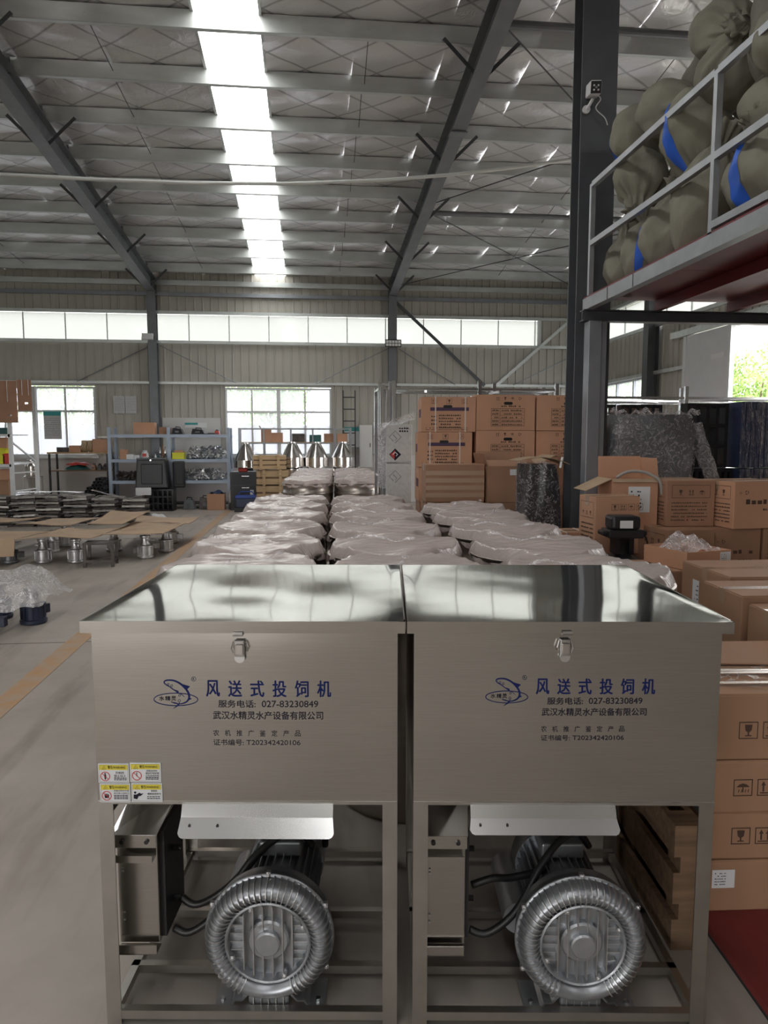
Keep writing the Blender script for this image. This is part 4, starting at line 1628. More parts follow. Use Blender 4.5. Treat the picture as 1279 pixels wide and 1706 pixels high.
def rough_box(name, label, cat, x, y, z, w, d, h, rz, m, film, seed, lumps=.03, grow=.012, nb=10):
    """soft-edged wrapped load: dark contents inside a clear film skin"""
    t = thing(name, label, cat, (x, y, z), rz)
    rnd = random.Random(seed)
    ph = [rnd.uniform(0, 6) for _ in range(6)]

    def shell(g, rag):
        mb = MB()
        nu, nv = 40, nb
        vs, fs = [], []
        for j in range(nv + 1):
            v = j / nv
            for i in range(nu):
                a = 2 * math.pi * i / nu
                c, s = math.cos(a), math.sin(a)
                e = 9.0
                k = (abs(c) ** e + abs(s) ** e) ** (-1 / e)
                o = lumps * (math.sin(3 * a + ph[0] + 3 * v) * .5 + math.sin(7 * a + ph[1] - 5 * v) * .3) + rag * math.sin(17 * a + ph[2] + 9 * v) * .5
                tp = 1 - .10 * max(0, v - .85) / .15
                vs.append(((w / 2 + g + o) * k * c * tp, (d / 2 + g + o) * k * s * tp, h * v + (g if j == nv else 0) + (rag * 2 * math.sin(5 * a + ph[3]) if j == nv else 0)))
        for j in range(nv):
            for i in range(nu):
                fs.append((j * nu + i, j * nu + (i + 1) % nu, (j + 1) * nu + (i + 1) % nu, (j + 1) * nu + i))
        fs.append(tuple(range(nv * nu, nv * nu + nu)))
        mb.add(vs, fs)
        return mb
    shell(0, 0).build('load', m, t, smooth=True, sharp=50)
    shell(grow, .008).build('film_wrap', film, t, smooth=True, sharp=60)
    return t


rb = rough_box('wrapped_bundle', 'black bundle in clear film with cardboard flap on top', 'bundle', 2.215, 6.74, .0, .33, .42, 1.33, 0, 'black_plastic', 'film', 11, .03)
MB().grid(6, 4, lambda u, v: (-.26 + .50 * u, -.24 + .34 * v, 1.365 + .05 * math.sin(u * 2.6) - .06 * u * u)).build('cardboard_flap', 'carton_sheet', rb, solid=.006)
MB().bar((.14, -.25, 1.30), (.17, -.22, 1.40), .02, .006).build('plastic_tab', 'white_plastic', rb)

# ---- cartons to the right, far to near
G2 = 'cartons beside the mezzanine post'
carton('small strapped carton low beside the dark pillar', 2.06, 5.45, .58, .30, .3, .26, -4, m='carton_warm', strap=(.09, .23), group=G2)
carton('carton under the small strapped carton by pillar', 2.06, 5.47, .0, .34, .34, .58, 0, m='carton_dull', group=G2)
L_ = carton('carton standing upright with four black handling marks and side print', 2.135, 4.87, .76, .33, .26, .405, 3, m='carton_warm', front=pr_icons(('glass', 'up', 'rain', 'cycle'), .36, .76, .05, 1.22), left=pr_side, group=G2)
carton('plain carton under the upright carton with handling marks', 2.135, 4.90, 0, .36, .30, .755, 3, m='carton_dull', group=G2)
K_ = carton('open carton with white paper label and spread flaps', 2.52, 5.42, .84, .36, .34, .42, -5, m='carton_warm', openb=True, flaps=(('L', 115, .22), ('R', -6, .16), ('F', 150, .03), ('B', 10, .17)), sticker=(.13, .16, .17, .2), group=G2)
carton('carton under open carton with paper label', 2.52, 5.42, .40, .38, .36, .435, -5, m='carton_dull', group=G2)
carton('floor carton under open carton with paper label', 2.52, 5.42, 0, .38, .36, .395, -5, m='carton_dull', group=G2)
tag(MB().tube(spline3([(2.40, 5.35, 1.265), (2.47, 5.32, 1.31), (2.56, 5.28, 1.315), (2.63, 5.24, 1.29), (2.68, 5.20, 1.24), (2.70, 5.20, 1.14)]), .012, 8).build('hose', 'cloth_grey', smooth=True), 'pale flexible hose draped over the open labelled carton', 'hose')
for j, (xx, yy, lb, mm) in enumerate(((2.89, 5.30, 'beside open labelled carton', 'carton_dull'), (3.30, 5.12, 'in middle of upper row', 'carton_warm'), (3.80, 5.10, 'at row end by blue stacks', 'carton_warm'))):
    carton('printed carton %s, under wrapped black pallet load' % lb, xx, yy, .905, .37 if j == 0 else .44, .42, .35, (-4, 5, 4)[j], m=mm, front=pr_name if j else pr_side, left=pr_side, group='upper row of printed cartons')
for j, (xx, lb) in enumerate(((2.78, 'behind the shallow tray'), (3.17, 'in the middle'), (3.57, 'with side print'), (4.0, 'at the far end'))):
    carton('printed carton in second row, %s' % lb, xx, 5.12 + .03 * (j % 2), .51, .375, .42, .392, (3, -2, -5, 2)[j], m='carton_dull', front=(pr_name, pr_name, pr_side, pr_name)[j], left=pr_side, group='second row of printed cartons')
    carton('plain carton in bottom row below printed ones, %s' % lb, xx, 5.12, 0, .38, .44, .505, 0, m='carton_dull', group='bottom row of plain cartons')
# shallow tray carton with film bag
tr = carton('shallow open tray carton with white label and patterned edge', 2.28, 4.06, .805, .33, .36, .105, 14, m='carton_warm', openb=True, flaps=(), sticker=(.245, .02, .08, .075), group=G2)
fb = MB()


def fbag(u, v):
    return (-.15 + .30 * u + .02 * math.sin(9 * v), -.14 + .28 * v, .10 * math.sin(math.pi * u) ** .7 * math.sin(math.pi * v) ** .7 + .018 * math.sin(13 * u + 5 * v) + .014 * math.sin(21 * v - 8 * u))


fbo = MB().grid(16, 14, fbag).build('film_bag', 'film_milky', smooth=True)
fbo.location = (2.29, 4.10, .88)
tag(fbo, 'crumpled clear plastic bag in shallow tray carton', 'bag')
carton('carton with oval hand hole under the tray carton', 2.14, 4.06, .40, .50, .42, .40, -2, m='carton_dull', hole=(.36, .28), group=G2)
carton('floor carton beneath hand hole carton and tray', 2.14, 4.07, 0, .52, .44, .395, -2, m='carton_dull', group=G2)
# black feeder head in front of the upright carton
bh = thing('black_motor_head', 'black plastic motor head with white label and hanging cord', 'motor', (2.07, 4.50, .715), -6)
MB().lathe([(.0, 0), (.16, .0), (.165, .02), (.13, .04), (.12, .06), (.05, .09), (.045, .16), (.07, .2), (0, .2)], 28).build('base_dish', 'black_plastic', bh, smooth=True, sharp=40)
MB().box(-.115, -.09, .2, .115, .09, .255).box(-.15, -.05, .215, .15, .05, .245).build('bracket', 'black_plastic', bh, bevel=.008)
MB().box(-.095, -.085, .255, .095, .085, .345).build('motor_case', 'black_plastic', bh, bevel=.02)
MB().box(-.045, -.088, .268, .04, -.0855, .318).build('label_plate', 'white_paper', bh)
MB().tube(spline3([(.1, .0, .24), (.15, -.02, .2), (.17, -.03, .1), (.165, -.05, 0), (.18, -.06, -.12), (.19, -.06, -.22)]), .006, 6).build('cord', 'rubber', bh, smooth=True)
MB().box(-.06, -.06, .09, -.03, .06, .2).box(.03, -.06, .09, .06, .06, .2).build('strut', 'black_plastic', bh)
carton('carton serving as stand for the black motor head', 2.08, 4.50, 0, .40, .36, .71, -6, m='carton_dull', group=G2)
# near cartons with hand holes
G3 = 'near cartons with hand holes'
carton('carton with white label and hand hole, top flap overlapping', 2.39, 3.50, .46, .62, .50, .42, -3, m='carton_tan', hole=(.20, .24, 'L'), sticker=(.30, .18, .07, .16, 'L'), group=G3)
carton('lower carton supporting the labelled hand hole carton', 2.39, 3.50, 0, .64, .52, .455, -3, m='carton_dull', group=G3)
carton('carton with lifted shiny tape next to feeder lid', 2.20, 3.03, .46, .62, .34, .415, -3, m='carton_tan', group=G3)
carton('lower carton below the one with lifted shiny tape', 2.20, 3.03, 0, .64, .36, .455, -3, m='carton_dull', group=G3)
carton('carton with hand hole at frame edge behind wrapped stack', 2.15, 2.685, .43, .54, .28, .42, -3, m='carton_tan', hole=(.16, .20, 'L'), group=G3)
carton('lower carton at frame edge behind wrapped stack', 2.15, 2.69, 0, .55, .28, .425, -3, m='carton_dull', group=G3)

# wrapped stack beside the second feeder, on a red pallet sheet
G4 = 'wrapped stack beside the feeder'
ST = (1.62, 2.265)
rz = -4
rd = thing('red_pallet', 'red painted low platform under the wrapped carton stack', 'platform', (1.74, 2.05, 0), rz)
MB().box(-.50, -.62, .0, .52, .50, .012).build('skid', 'black_steel', rd)
MB().box(-.50, -.62, .012, -.20, .50, .036).build('deck_board', 'mat_red', rd)
MB().box(-.17, -.62, .012, .52, .50, .036).build('deck_board', 'mat_red', rd)
MB().box(-.20, -.62, .012, -.17, .50, .030).build('deck_gap', 'black_steel', rd)
for j, (z, h, kk, lb) in enumerate(((.036, .172, None, 'lowest carton with white address label beside feeder leg'), (.21, .158, ('glass', 'up', 'rain'), 'second carton from bottom with goblet mark beside feeder'), (.37, .172, ('rain', 'up', 'glass'), 'third carton from bottom with umbrella mark beside feeder'), (.544, .215, ('glass', 'up', 'rain'), 'top carton of film wrapped stack with goblet mark beside feeder'))):
    cc = carton(lb, ST[0] + (.01, .008, .0, .012)[j], ST[1], z, .74, .50, h, rz + (.6, -.5, .5, 0)[j], m='carton_tan', front=pr_icons(kk, .13, .32, .062, 1.25) if kk else None, sticker=(.03, .08, .075, .062) if j == 0 else None, group=G4)
wt = MB().grid(24, 20, lambda u, v: (-.374 + .748 * u, -.253 + .506 * v, .219 + .004 * math.sin(22 * v + 3 * u) + .003 * math.sin(40 * u - 6 * v))).build('film_cover', 'film_thin', cc, smooth=True)
lf = MB().add([(-.34, .03, .224), (.36, .00, .222), (.36, .25, .238), (-.36, .25, .236)], [(0, 1, 2, 3)]).build('loose_flap', 'carton_tan', cc, solid=.005)
for vv in (-.08, -.18):
    MB().box(-.372, vv, .2225, .372, vv + .02, .2245).build('tape', 'tape_clear', cc)

# wooden pallet stood on edge between feeder and wrapped stack
pw = thing('wooden_pallet', 'dark wooden pallet on edge beside the wrapped carton stack', 'pallet', (1.165, 2.34, 0), -5)
for zz in (.0, .15, .30):
    MB().box(-.045, -.42, zz, -.025, .42, zz + .10).build('deck_board', 'wood_dark', pw)
    MB().box(.025, -.42, zz, .045, .42, zz + .10).build('deck_board', 'wood_dark', pw)
for yy in (-.42, -.05, .33):
    MB().box(-.025, yy, 0, .025, yy + .09, .40).build('stringer', 'wood_dark', pw)

# ---- film wrapped black load, black crates and blue stacks at the back right
wl_ = rough_box('wrapped_pallet_load', 'big black pallet load wrapped in crinkled clear film', 'pallet load', 3.26, 6.72, .9, .80, .62, .90, -3, 'grey_plastic', 'film', 21, .02, .014, 16)


def skirt(u, v):
    return (.42 + .30 * v ** 1.2 + .03 * math.sin(25 * u + 4 * v), -.34 + .60 * u, .80 - .74 * v + .02 * math.sin(19 * u) + .012 * math.sin(30 * v + 11 * u))


MB().grid(30, 22, skirt).build('loose_film', 'film_milky', wl_, smooth=True)
MB().grid(40, 6, lambda u, v: (-.43 + .86 * u, -.30 + .06 * v, .91 + .05 * (math.sin(21 * u) * .5 + .5) * math.sin(math.pi * v) + .02 * math.sin(50 * u))).build('loose_film', 'film_milky', wl_, smooth=True)
st = thing('wooden_stand', 'low timber stand carrying the wrapped pallet load', 'stand', (3.26, 6.72, 0), -3)
for i in range(4):
    MB().box(-.40 + i * .22, -.3, .86, -.23 + i * .22, .3, .9).build('deck_board', 'wood_dark', st)
for a in (-.40, .34):
    for b in (-.28, .22):
        MB().box(a, b, 0, a + .07, b + .07, .86).build('leg', 'wood_dark', st)


def crate_rack(name, label, cat, x, y, z, w, d, h, m, cols, rows, rz=0, group=None):
    """moulded plastic pallet on edge / crate: frame with window openings, each bar its own part"""
    t = thing(name, label, cat, (x, y, z), rz, group)
    b = .035
    for i in range(cols + 1):
        xx = -w / 2 + (w - b) * i / cols
        MB().box(xx, -d / 2, 0, xx + b, d / 2, h).build('upright_bar', m, t)
    for j in range(rows + 1):
        zz = (h - b) * j / rows
        for i in range(cols):
            xa = -w / 2 + (w - b) * i / cols + b
            xb = -w / 2 + (w - b) * (i + 1) / cols
            MB().box(xa, -d / 2 + .004, zz, xb, d / 2 - .004, zz + b).build('cross_bar', m, t)
    return t


GP = 'black plastic pallets on edge'
crate_rack('plastic_pallet', 'black plastic pallet with window openings right of wrapped load', 'pallet', 3.90, 6.72, 1.29, .44, .12, .63, 'black_plastic', 4, 3, 2, GP)
crate_rack('plastic_pallet', 'black plastic pallet showing over wrapped load beside pillar', 'pallet', 3.02, 7.42, 1.40, .50, .12, .54, 'black_plastic', 5, 3, 0, GP)
crate_rack('plastic_pallet', 'black plastic pallet showing over middle of wrapped load', 'pallet', 3.56, 7.42, 1.40, .46, .12, .54, 'black_plastic', 5, 3, 0, GP)
for xx, lb in ((3.02, 'first'), (3.56, 'second')):
    carton('hidden carton, %s behind the wrapped load carrying a pallet' % lb, xx, 7.52, 0, .5, .4, 1.395, 0, m='carton_dull')
crate_rack('plastic_crate', 'solid black ribbed crate below the windowed pallet', 'crate', 3.93, 6.74, .72, .46, .26, .565, 'black_plastic', 7, 5, 2, GP)
carton('floor carton under the black ribbed crate', 3.93, 6.74, 0, .46, .3, .715, 2, m='carton_dull')
GB = 'blue panels wrapped in film'
for k, (xx, z, h, lb) in enumerate(((4.32, 1.29, .64, 'upper wrapped blue stack right of black pallets'), (4.33, .66, .62, 'lower wrapped blue stack right of black pallets'), (4.68, 1.29, .64, 'upper wrapped blue stack at frame edge'), (4.68, .66, .62, 'lower wrapped blue stack at frame edge'))):
    t = thing('wrapped_stack', 'navy plastic panels in film, ' + lb, 'panel stack', (xx, 6.70, z), 3, GB)
    for i in range(6):
        MB().box(-.155 + i * .053, -.16, 0, -.112 + i * .053, .16, h).build('panel', 'navy_plastic', t, bevel=.004)
    MB().grid(24, 8, lambda u, v: (-.17 + .34 * u, -.17 + .006 * math.sin(31 * u), h * v)).build('film_wrap', 'film_streak', t, smooth=True)
for xx in (4.33, 4.68):
    carton('floor carton under wrapped blue stack, ' + ('beside black crate' if xx < 4.5 else 'outermost'), xx, 6.70, 0, .33, .32, .655, 3, m='carton_dull')
# stainless tube frames standing behind
def tube_frame(label, x0, x1, y0, y1, z, posts, extra):
    t = thing('tube_frame', label, 'frame', (x0, y0, 0), 0, 'stainless tube frames')
    W, D = x1 - x0, y1 - y0
    for (px, py, h) in posts:
        MB().bar((px, py, 0), (px, py, z + h), .045).build('post', 'chrome', t)
    for a, b in (((0, 0), (W, 0)), ((0, D), (W, D)), ((0, 0), (0, D)), ((W, 0), (W, D))):
        MB().bar((a[0], a[1], z - .03), (b[0], b[1], z - .03), .03).build('rail', 'chrome', t)
    for (a, b) in extra:
        MB().bar(a, b, .03).build('cross_rail', 'chrome', t)
    return t


tube_frame('stainless tube frame behind the purple banded cartons', .93, 3.3, 9.3, 9.85, 2.26, [(0, 0, .04), (.10, .5, .06), (.13, -.02, .06), (0, .55, .02), (1.32, 0, .08), (1.62, .4, .08), (2.37, 0, .05), (2.37, .55, .04)],
           [((.0, .3, 2.2), (2.37, .35, 2.2)), ((.2, 0, 2.2), (.5, .55, 2.22)), ((.6, 0, 2.2), (.8, .55, 2.22)), ((1.6, 0, 2.2), (1.5, .55, 2.2)), ((.0, .02, 1.1), (.0, .55, 1.1))])
tube_frame('stainless tube frame behind the black pallets', 3.75, 6.3, 8.9, 10.2, 2.14, [(0, 0, .10), (1.15, 0, .12), (1.25, .3, .12), (2.4, 0, .13), (2.55, 1.3, .05), (0, 1.3, .05)],
           [((0, .2, 2.1), (2.4, 1.1, 2.1)), ((.4, 1.3, 2.1), (2.5, .3, 2.12)), ((0, .6, 2.08), (2.55, .6, 2.08))])
# ================= drums under film =================
def drum_cover(seed, r=.357):
    rnd = random.Random(seed)
    ph = [rnd.uniform(0, 6.28) for _ in range(8)]
    mb = MB()
    nr, na = 40, 88
    vs, fs = [(0, 0, .05)], []

    def z_at(q, a):
        x, y = q * math.cos(a), q * math.sin(a)
        s = .007 * math.sin(26 * y / 1 + ph[0] + 2 * math.sin(5 * x + ph[1])) * (1 - q * .3) + .0065 * math.sin(46 * y + 5 * math.sin(3 * x + ph[3]) + ph[2])
        return .045 + s * .6 + .012 * math.sin(5 * x + ph[3]) * math.cos(4 * y + ph[4])
    for i in range(1, nr + 1):
        t = i / nr
        for j in range(na):
            a = 2 * math.pi * j / na
            if t <= .75:
                q = t / .75 * .93
                rr = r * q
                z = z_at(q, a)
            else:
                k = (t - .75) / .25
                rr = r * (.93 + .085 * math.sin(k * math.pi / 2)) + .007 * math.sin(11 * a + ph[5]) * k + .005 * math.sin(23 * a + ph[6]) * k
                z = z_at(.93, a) * (1 - k) + k * (-.045 + .016 * math.sin(5 * a + ph[7]) + .008 * math.sin(17 * a))
            vs.append((rr * math.cos(a), rr * math.sin(a), z))
    for j in range(na):
        fs.append((0, 1 + j, 1 + (j + 1) % na))
    for i in range(nr - 1):
        for j in range(na):
            a = 1 + i * na + j
            b = 1 + i * na + (j + 1) % na
            fs.append((a, a + na, b + na, b))
    mb.add(vs, fs)
    return mb


covers = [drum_cover(i + 3).mesh('film_cover', 'foam_wrap', True) for i in range(5)]


def film_twist(seed):
    """a gathered twist of film lying on the cover"""
    rnd = random.Random(seed)
    mb = MB()
    ph = rnd.uniform(0, 6)
    mb.grid(22, 4, lambda u, v: (-.20 + .40 * u, .02 * math.sin(7 * u + ph) + (.012 + .008 * math.sin(23 * u + ph)) * (v - .5) * 2, .056 + .010 * math.sin(math.pi * v) * (1 + .5 * math.sin(17 * u + ph)) + .012 * math.sin(9 * u + ph)))
    return mb


twists = [film_twist(i).mesh('film_twist', 'film_milky', True) for i in range(4)]
bar_m = MB()
bar_m.lathe([(.30, 0), (.315, .04), (.352, .75), (.352, .80), (.360, .81), (.360, .83), (.352, .84), (.352, .93), (.360, .94), (.362, .955), (.35, .96)], 48)
bar_me = bar_m.mesh('barrel', 'drum_steel', True)
bar_me.set_sharp_from_angle(angle=R_(40))
clip_me = MB().box(-.015, -.372, .80, .015, -.355, .87).mesh('clip', 'chrome')
ROWS = ['first', 'second', 'third', 'fourth', 'fifth', 'sixth', 'seventh']
COLS = ['column along the aisle', 'middle column', 'column along the cartons']
rnd = random.Random(5)
nd = 0


def drum(x, y, label, group):
    global nd
    t = thing('film_covered_drum', label, 'drum', (x, y, 0), rnd.uniform(-12, 12), group)
    inst('barrel', bar_me, t)
    cv = inst('film_cover', covers[nd % 5], t, (0, 0, .965), (0, 0, 0))
    inst('film_twist', twists[nd % 4], cv, (rnd.uniform(-.08, .08), rnd.uniform(-.1, .1), 0), (0, 0, rnd.uniform(-.9, .9)))
    inst('clip', clip_me, t, (0, 0, 0), (0, 0, rnd.uniform(0, 6)))
    nd += 1


for i in range(6):
    for j in range(3):
        y = 3.12 + .742 * i - (.10 * j if j else 0)
        if j == 2 and i == 5:
            continue
        x = -.275 + .735 * j + .036 * (y - 3.9) + (.03 if j == 2 else 0)
        drum(x, y, 'film covered steel drum, %s row behind feeders, %s' % (ROWS[i], COLS[j]), 'film covered drums behind the feeders')
for i in range(6):
    for j in range(2):
        drum(-.02 + .735 * j + .03 * i, 10.25 + .742 * i, 'film covered drum in far block, %s row, %s' % (ROWS[i], ('aisle side', 'carton side')[j]), 'film covered drums in the far block')

# ================= mezzanine =================
MZ = 2.83
mz = S(thing('mezzanine', 'steel mezzanine with red underside and grey edge channel', None))
mb = MB()
mb.box(2.48, -4, 2.725, 2.488, 6.36, 2.825).box(2.488, -4, 2.725, 2.55, 6.36, 2.733).box(2.488, -4, 2.817, 2.55, 6.36, 2.825)
mb.build('edge_channel', 'rail_grey', mz)
for i, y in enumerate((5.35, 5.82)):
    MB().box(2.476, y, 2.727, 2.48, y + .004, 2.823).build('weld_seam', 'dark_paint', mz)
for i, xx in enumerate((3.15, 3.85, 4.55, 5.25, 5.95, 6.65)):
    MB().box(xx, -4, 2.73, xx + .05, 6.34, 2.82).build('joist', 'dark_paint' if i > 3 else 'deck_red', mz)
n = 9
for i in range(n):
    y0 = -4 + (10.36) * i / n
    MB().box(2.49, y0 + .003, 2.826, 7.05, y0 + 10.36 / n - .003, MZ + .012).build('deck_panel', 'deck_red', mz)
mb = MB()
hbeam(mb, (2.46, 6.32, 2.675), (7.1, 6.32, 2.675), .10, .10, .01, (0, 1, 0))
mb.build('cross_beam', 'dark_paint', mz)
mb = MB()
hbeam(mb, (2.46, 1.0, 2.675), (7.1, 1.0, 2.675), .10, .10, .01, (0, 1, 0))
mb.build('cross_beam', 'dark_paint', mz)
for (x, y) in ((2.58, 6.30), (7.0, 6.30), (2.58, -3.9)):
    mb = MB()
    mb.box(x - .08, y - .06, 0, x + .04, y + .06, 2.62)
    mb.box(x + .04, y - .03, 0, x + .10, y + .06, 2.62)
    mb.build('post', 'post_grey', mz, bevel=.006)
    MB().box(x - .12, y - .12, 0, x + .12, y + .12, .012).build('base_plate', 'post_grey', mz)
# railing
for y in (6.27, 4.33, 2.4, .4):
    MB().box(2.49, y - .02, 2.826, 2.53, y + .02, 3.80).build('rail_post', 'rail_grey', mz)
ys = [6.27, 4.33, 2.4, .4]
for i in range(3):
    for z in (3.27, 3.77, 2.86):
        if z < 3 and i == 0:
            continue
        MB().box(2.49, ys[i + 1] + .02, z, 2.53, ys[i] - .02, z + .045).build('guard_rail', 'rail_grey', mz)
# dark pillar
pm_ = MB()
hbeam(pm_, (2.625, 6.58, 0), (2.625, 6.58, 6.25), .33, .22, .014, (1, 0, 0))
S(pm_.build('pillar', 'dark_paint'), 'tall dark steel pillar at the mezzanine corner')
# camera on the pillar
cc = thing('security_camera', 'white bullet security camera on the dark pillar', 'camera', (2.56, 6.45, 4.56), -8)
M = Matrix.Translation((-.02, -.12, .06)) @ Euler((R_(12), 0, 0)).to_matrix().to_4x4()
MB().box(-.05, -.06, -.05, .05, .12, .06, M).build('housing', 'white_plastic', cc, bevel=.012)
MB().box(-.045, -.064, -.045, .045, -.06, .05, M).build('face', 'black_plastic', cc)
for i in range(4):
    a = R_(45 + 90 * i)
    MB().cyl((-.02 + .026 * math.cos(a), -.188, .045 + .026 * math.sin(a)), (-.02 + .026 * math.cos(a), -.182, .045 + .026 * math.sin(a)), .008, 10).build('led', 'white_plastic', cc)
MB().cyl((-.02, -.19, .045), (-.02, -.18, .045), .011, 14).build('lens', 'chrome', cc)
MB().tube([(-.02, -.08, .0), (-.05, -.04, -.05), (-.06, .0, -.06)], .014, 8).build('arm', 'white_plastic', cc, smooth=True)
MB().cyl((-.06, .0, -.06), (-.06, -.02, -.06), .035, 16).build('mount', 'white_plastic', cc)
MB().tube(spline3([(.02, -.05, .05), (.05, -.07, .0), (.02, -.03, -.06), (.10, -.03, -.14), (.13, -.02, -.2)]), .005, 6).build('cable', 'white_plastic', cc, smooth=True)


# ---- sacks
def sack(label, px, py, pz, rx, ry, h, rot, seed, stripe=False, neck=True, m='burlap', name='sack'):
    """tied woven sack: belly, gathered neck with tuft, tie and optional blue stripe"""
    t = thing(name, label, 'sack', (px, py, pz), 0, 'woven sacks on the mezzanine')
    t.rotation_euler = tuple(R_(a) for a in rot)
    rnd = random.Random(seed)
    ph = [rnd.uniform(0, 6) for _ in range(8)]
    nv, na = 34, 60
    hb = h * .84

    def P(v, a, off=0.0):
        # v 0..1 bottom to tip
        if v < .86:
            s = v / .86
            pr = (math.sin(math.pi * min(1, .04 + s * .93)) ** .55) * (1 + .12 * math.sin(s * 3 + ph[0]))
            zz = -hb / 2 + hb * s
            pl = max(0, (s - .5) / .5) ** 2
            pr = max(pr, .16 if s > .5 else 0)
        else:
            s = (v - .86) / .14
            pr = .17 + .38 * s
            zz = hb / 2 + (h - hb) * s
            pl = 1.2
        k = 1 + .045 * (1 - abs(math.sin(4 * a + 5 * v + ph[5]))) ** 3 * (.3 + v) + .04 * (1 - abs(math.sin(3 * a - 9 * v + ph[6]))) ** 4 + .05 * math.sin(2 * a + ph[1] + 3 * v) + .05 * math.sin(3 * a + ph[2] - 5 * v) + .025 * math.sin(7 * a + ph[3] + 8 * v)
        k += .17 * pl * math.cos(11 * a + ph[4]) + .018 * math.sin(16 * v + 5 * a + ph[5]) + .012 * math.sin(29 * v - 3 * a + ph[6])
        if not neck and v > .8:
            pr = max(pr, .5 - (v - .8) * .8)
        return ((rx * pr * k + off) * math.cos(a), (ry * pr * k + off) * math.sin(a), zz + .02 * h * math.sin(2 * a + ph[7]))
    mb = MB()
    vs = [P(i / nv, 2 * math.pi * j / na) for i in range(nv + 1) for j in range(na)]
    fs = [(i * na + j, i * na + (j + 1) % na, (i + 1) * na + (j + 1) % na, (i + 1) * na + j) for i in range(nv) for j in range(na)]
    fs.append(tuple(reversed(range(na))))
    fs.append(tuple(range(nv * na, nv * na + na)))
    mb.add(vs, fs)
    mb.build('belly', m, t, smooth=True)
    if neck:
        tb = MB()
        tb.tube([Vector(P(.86, 2 * math.pi * j / 18, .006)) for j in range(19)], .008, 6)
        tb.tube([P(.86, 0, .01), (rx * .45, .02, hb / 2 - .03), (rx * .55, .04, hb / 2 - .1)], .005, 5)
        tb.build('tie', 'twine', t)
    if stripe is not False:
        a0 = R_(stripe)
        sb = MB()
        sb.grid(6, 18, lambda u, v: P(.10 + .66 * v, a0 + (u - .5) * .40, .004))
        sb.build('blue_stripe', 'sack_blue', t, smooth=True)
    return t


dz = MZ + .012
# label, x, y, z, rx, ry, h, rot, stripe
SK = [
    ('blunt sack standing at the mezzanine corner by pillar', 2.80, 6.14, dz + .24, .19, .19, .60, (-6, 6, 20), False, False, 'burlap'),
    ('tied sack with blue stripe standing on mezzanine edge', 2.74, 5.74, dz + .23, .19, .19, .58, (4, -6, 60), 175, True, 'burlap'),
    ('plain fat sack standing on mezzanine, third from pillar', 2.74, 5.28, dz + .27, .21, .20, .66, (6, 5, 0), False, False, 'burlap'),
    ('leaning sack with stitched seam beside the rail post', 2.74, 4.83, dz + .34, .20, .20, .86, (12, 8, 10), False, True, 'burlap'),
    ('big tied sack with blue edge just past the rail post', 2.78, 4.12, dz + .27, .26, .26, .68, (-8, -8, 30), 150, True, 'burlap'),
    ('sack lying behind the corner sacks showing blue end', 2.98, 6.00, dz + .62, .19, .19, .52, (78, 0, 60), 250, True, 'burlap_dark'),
    ('crumpled hanging sack lying against the middle rail', 2.73, 5.80, dz + .86, .22, .19, .58, (168, 12, 10), False, False, 'burlap'),
    ('sack in second layer with bright blue stripe and tied neck', 2.74, 4.98, dz + .84, .23, .21, .72, (174, -10, 10), 185, True, 'burlap'),
    ('tied sack in upper layer closest to security camera', 2.80, 6.02, dz + 1.27, .21, .20, .58, (150, -38, 0), 200, True, 'burlap'),
    ('long sack slumped over the upper rail', 2.78, 5.42, dz + 1.22, .21, .19, .86, (112, 0, 6), False, True, 'burlap'),
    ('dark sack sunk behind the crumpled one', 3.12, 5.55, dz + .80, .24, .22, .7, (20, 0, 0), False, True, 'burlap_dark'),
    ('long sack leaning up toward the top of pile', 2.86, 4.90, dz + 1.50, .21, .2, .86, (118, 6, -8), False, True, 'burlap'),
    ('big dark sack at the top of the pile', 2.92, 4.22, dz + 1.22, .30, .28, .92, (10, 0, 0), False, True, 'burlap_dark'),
    ('tied sack beyond the rail post in second layer', 2.84, 4.15, dz + .68, .24, .22, .60, (100, 0, 40), False, True, 'burlap'),
    ('pale sack at frame edge above the middle rail', 2.72, 3.96, dz + .96, .21, .2, .50, (0, 10, 0), False, True, 'burlap'),
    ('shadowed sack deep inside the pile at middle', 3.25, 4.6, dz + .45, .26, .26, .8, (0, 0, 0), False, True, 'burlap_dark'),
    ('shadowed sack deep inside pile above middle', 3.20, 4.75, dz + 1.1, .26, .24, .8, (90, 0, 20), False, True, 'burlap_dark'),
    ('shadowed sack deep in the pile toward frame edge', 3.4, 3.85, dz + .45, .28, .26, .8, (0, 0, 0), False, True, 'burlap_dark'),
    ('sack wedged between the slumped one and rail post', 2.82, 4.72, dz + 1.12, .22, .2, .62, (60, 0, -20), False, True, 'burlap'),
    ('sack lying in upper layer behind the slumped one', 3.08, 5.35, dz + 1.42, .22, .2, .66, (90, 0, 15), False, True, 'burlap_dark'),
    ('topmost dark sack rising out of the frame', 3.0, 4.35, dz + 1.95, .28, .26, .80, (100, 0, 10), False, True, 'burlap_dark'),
]
for i, (lb, x, y, z, rx, ry, h, rot, st_, nk, mm) in enumerate(SK):
    sack(lb, x, y, z, rx, ry, h, rot, 100 + i, st_, nk, mm)
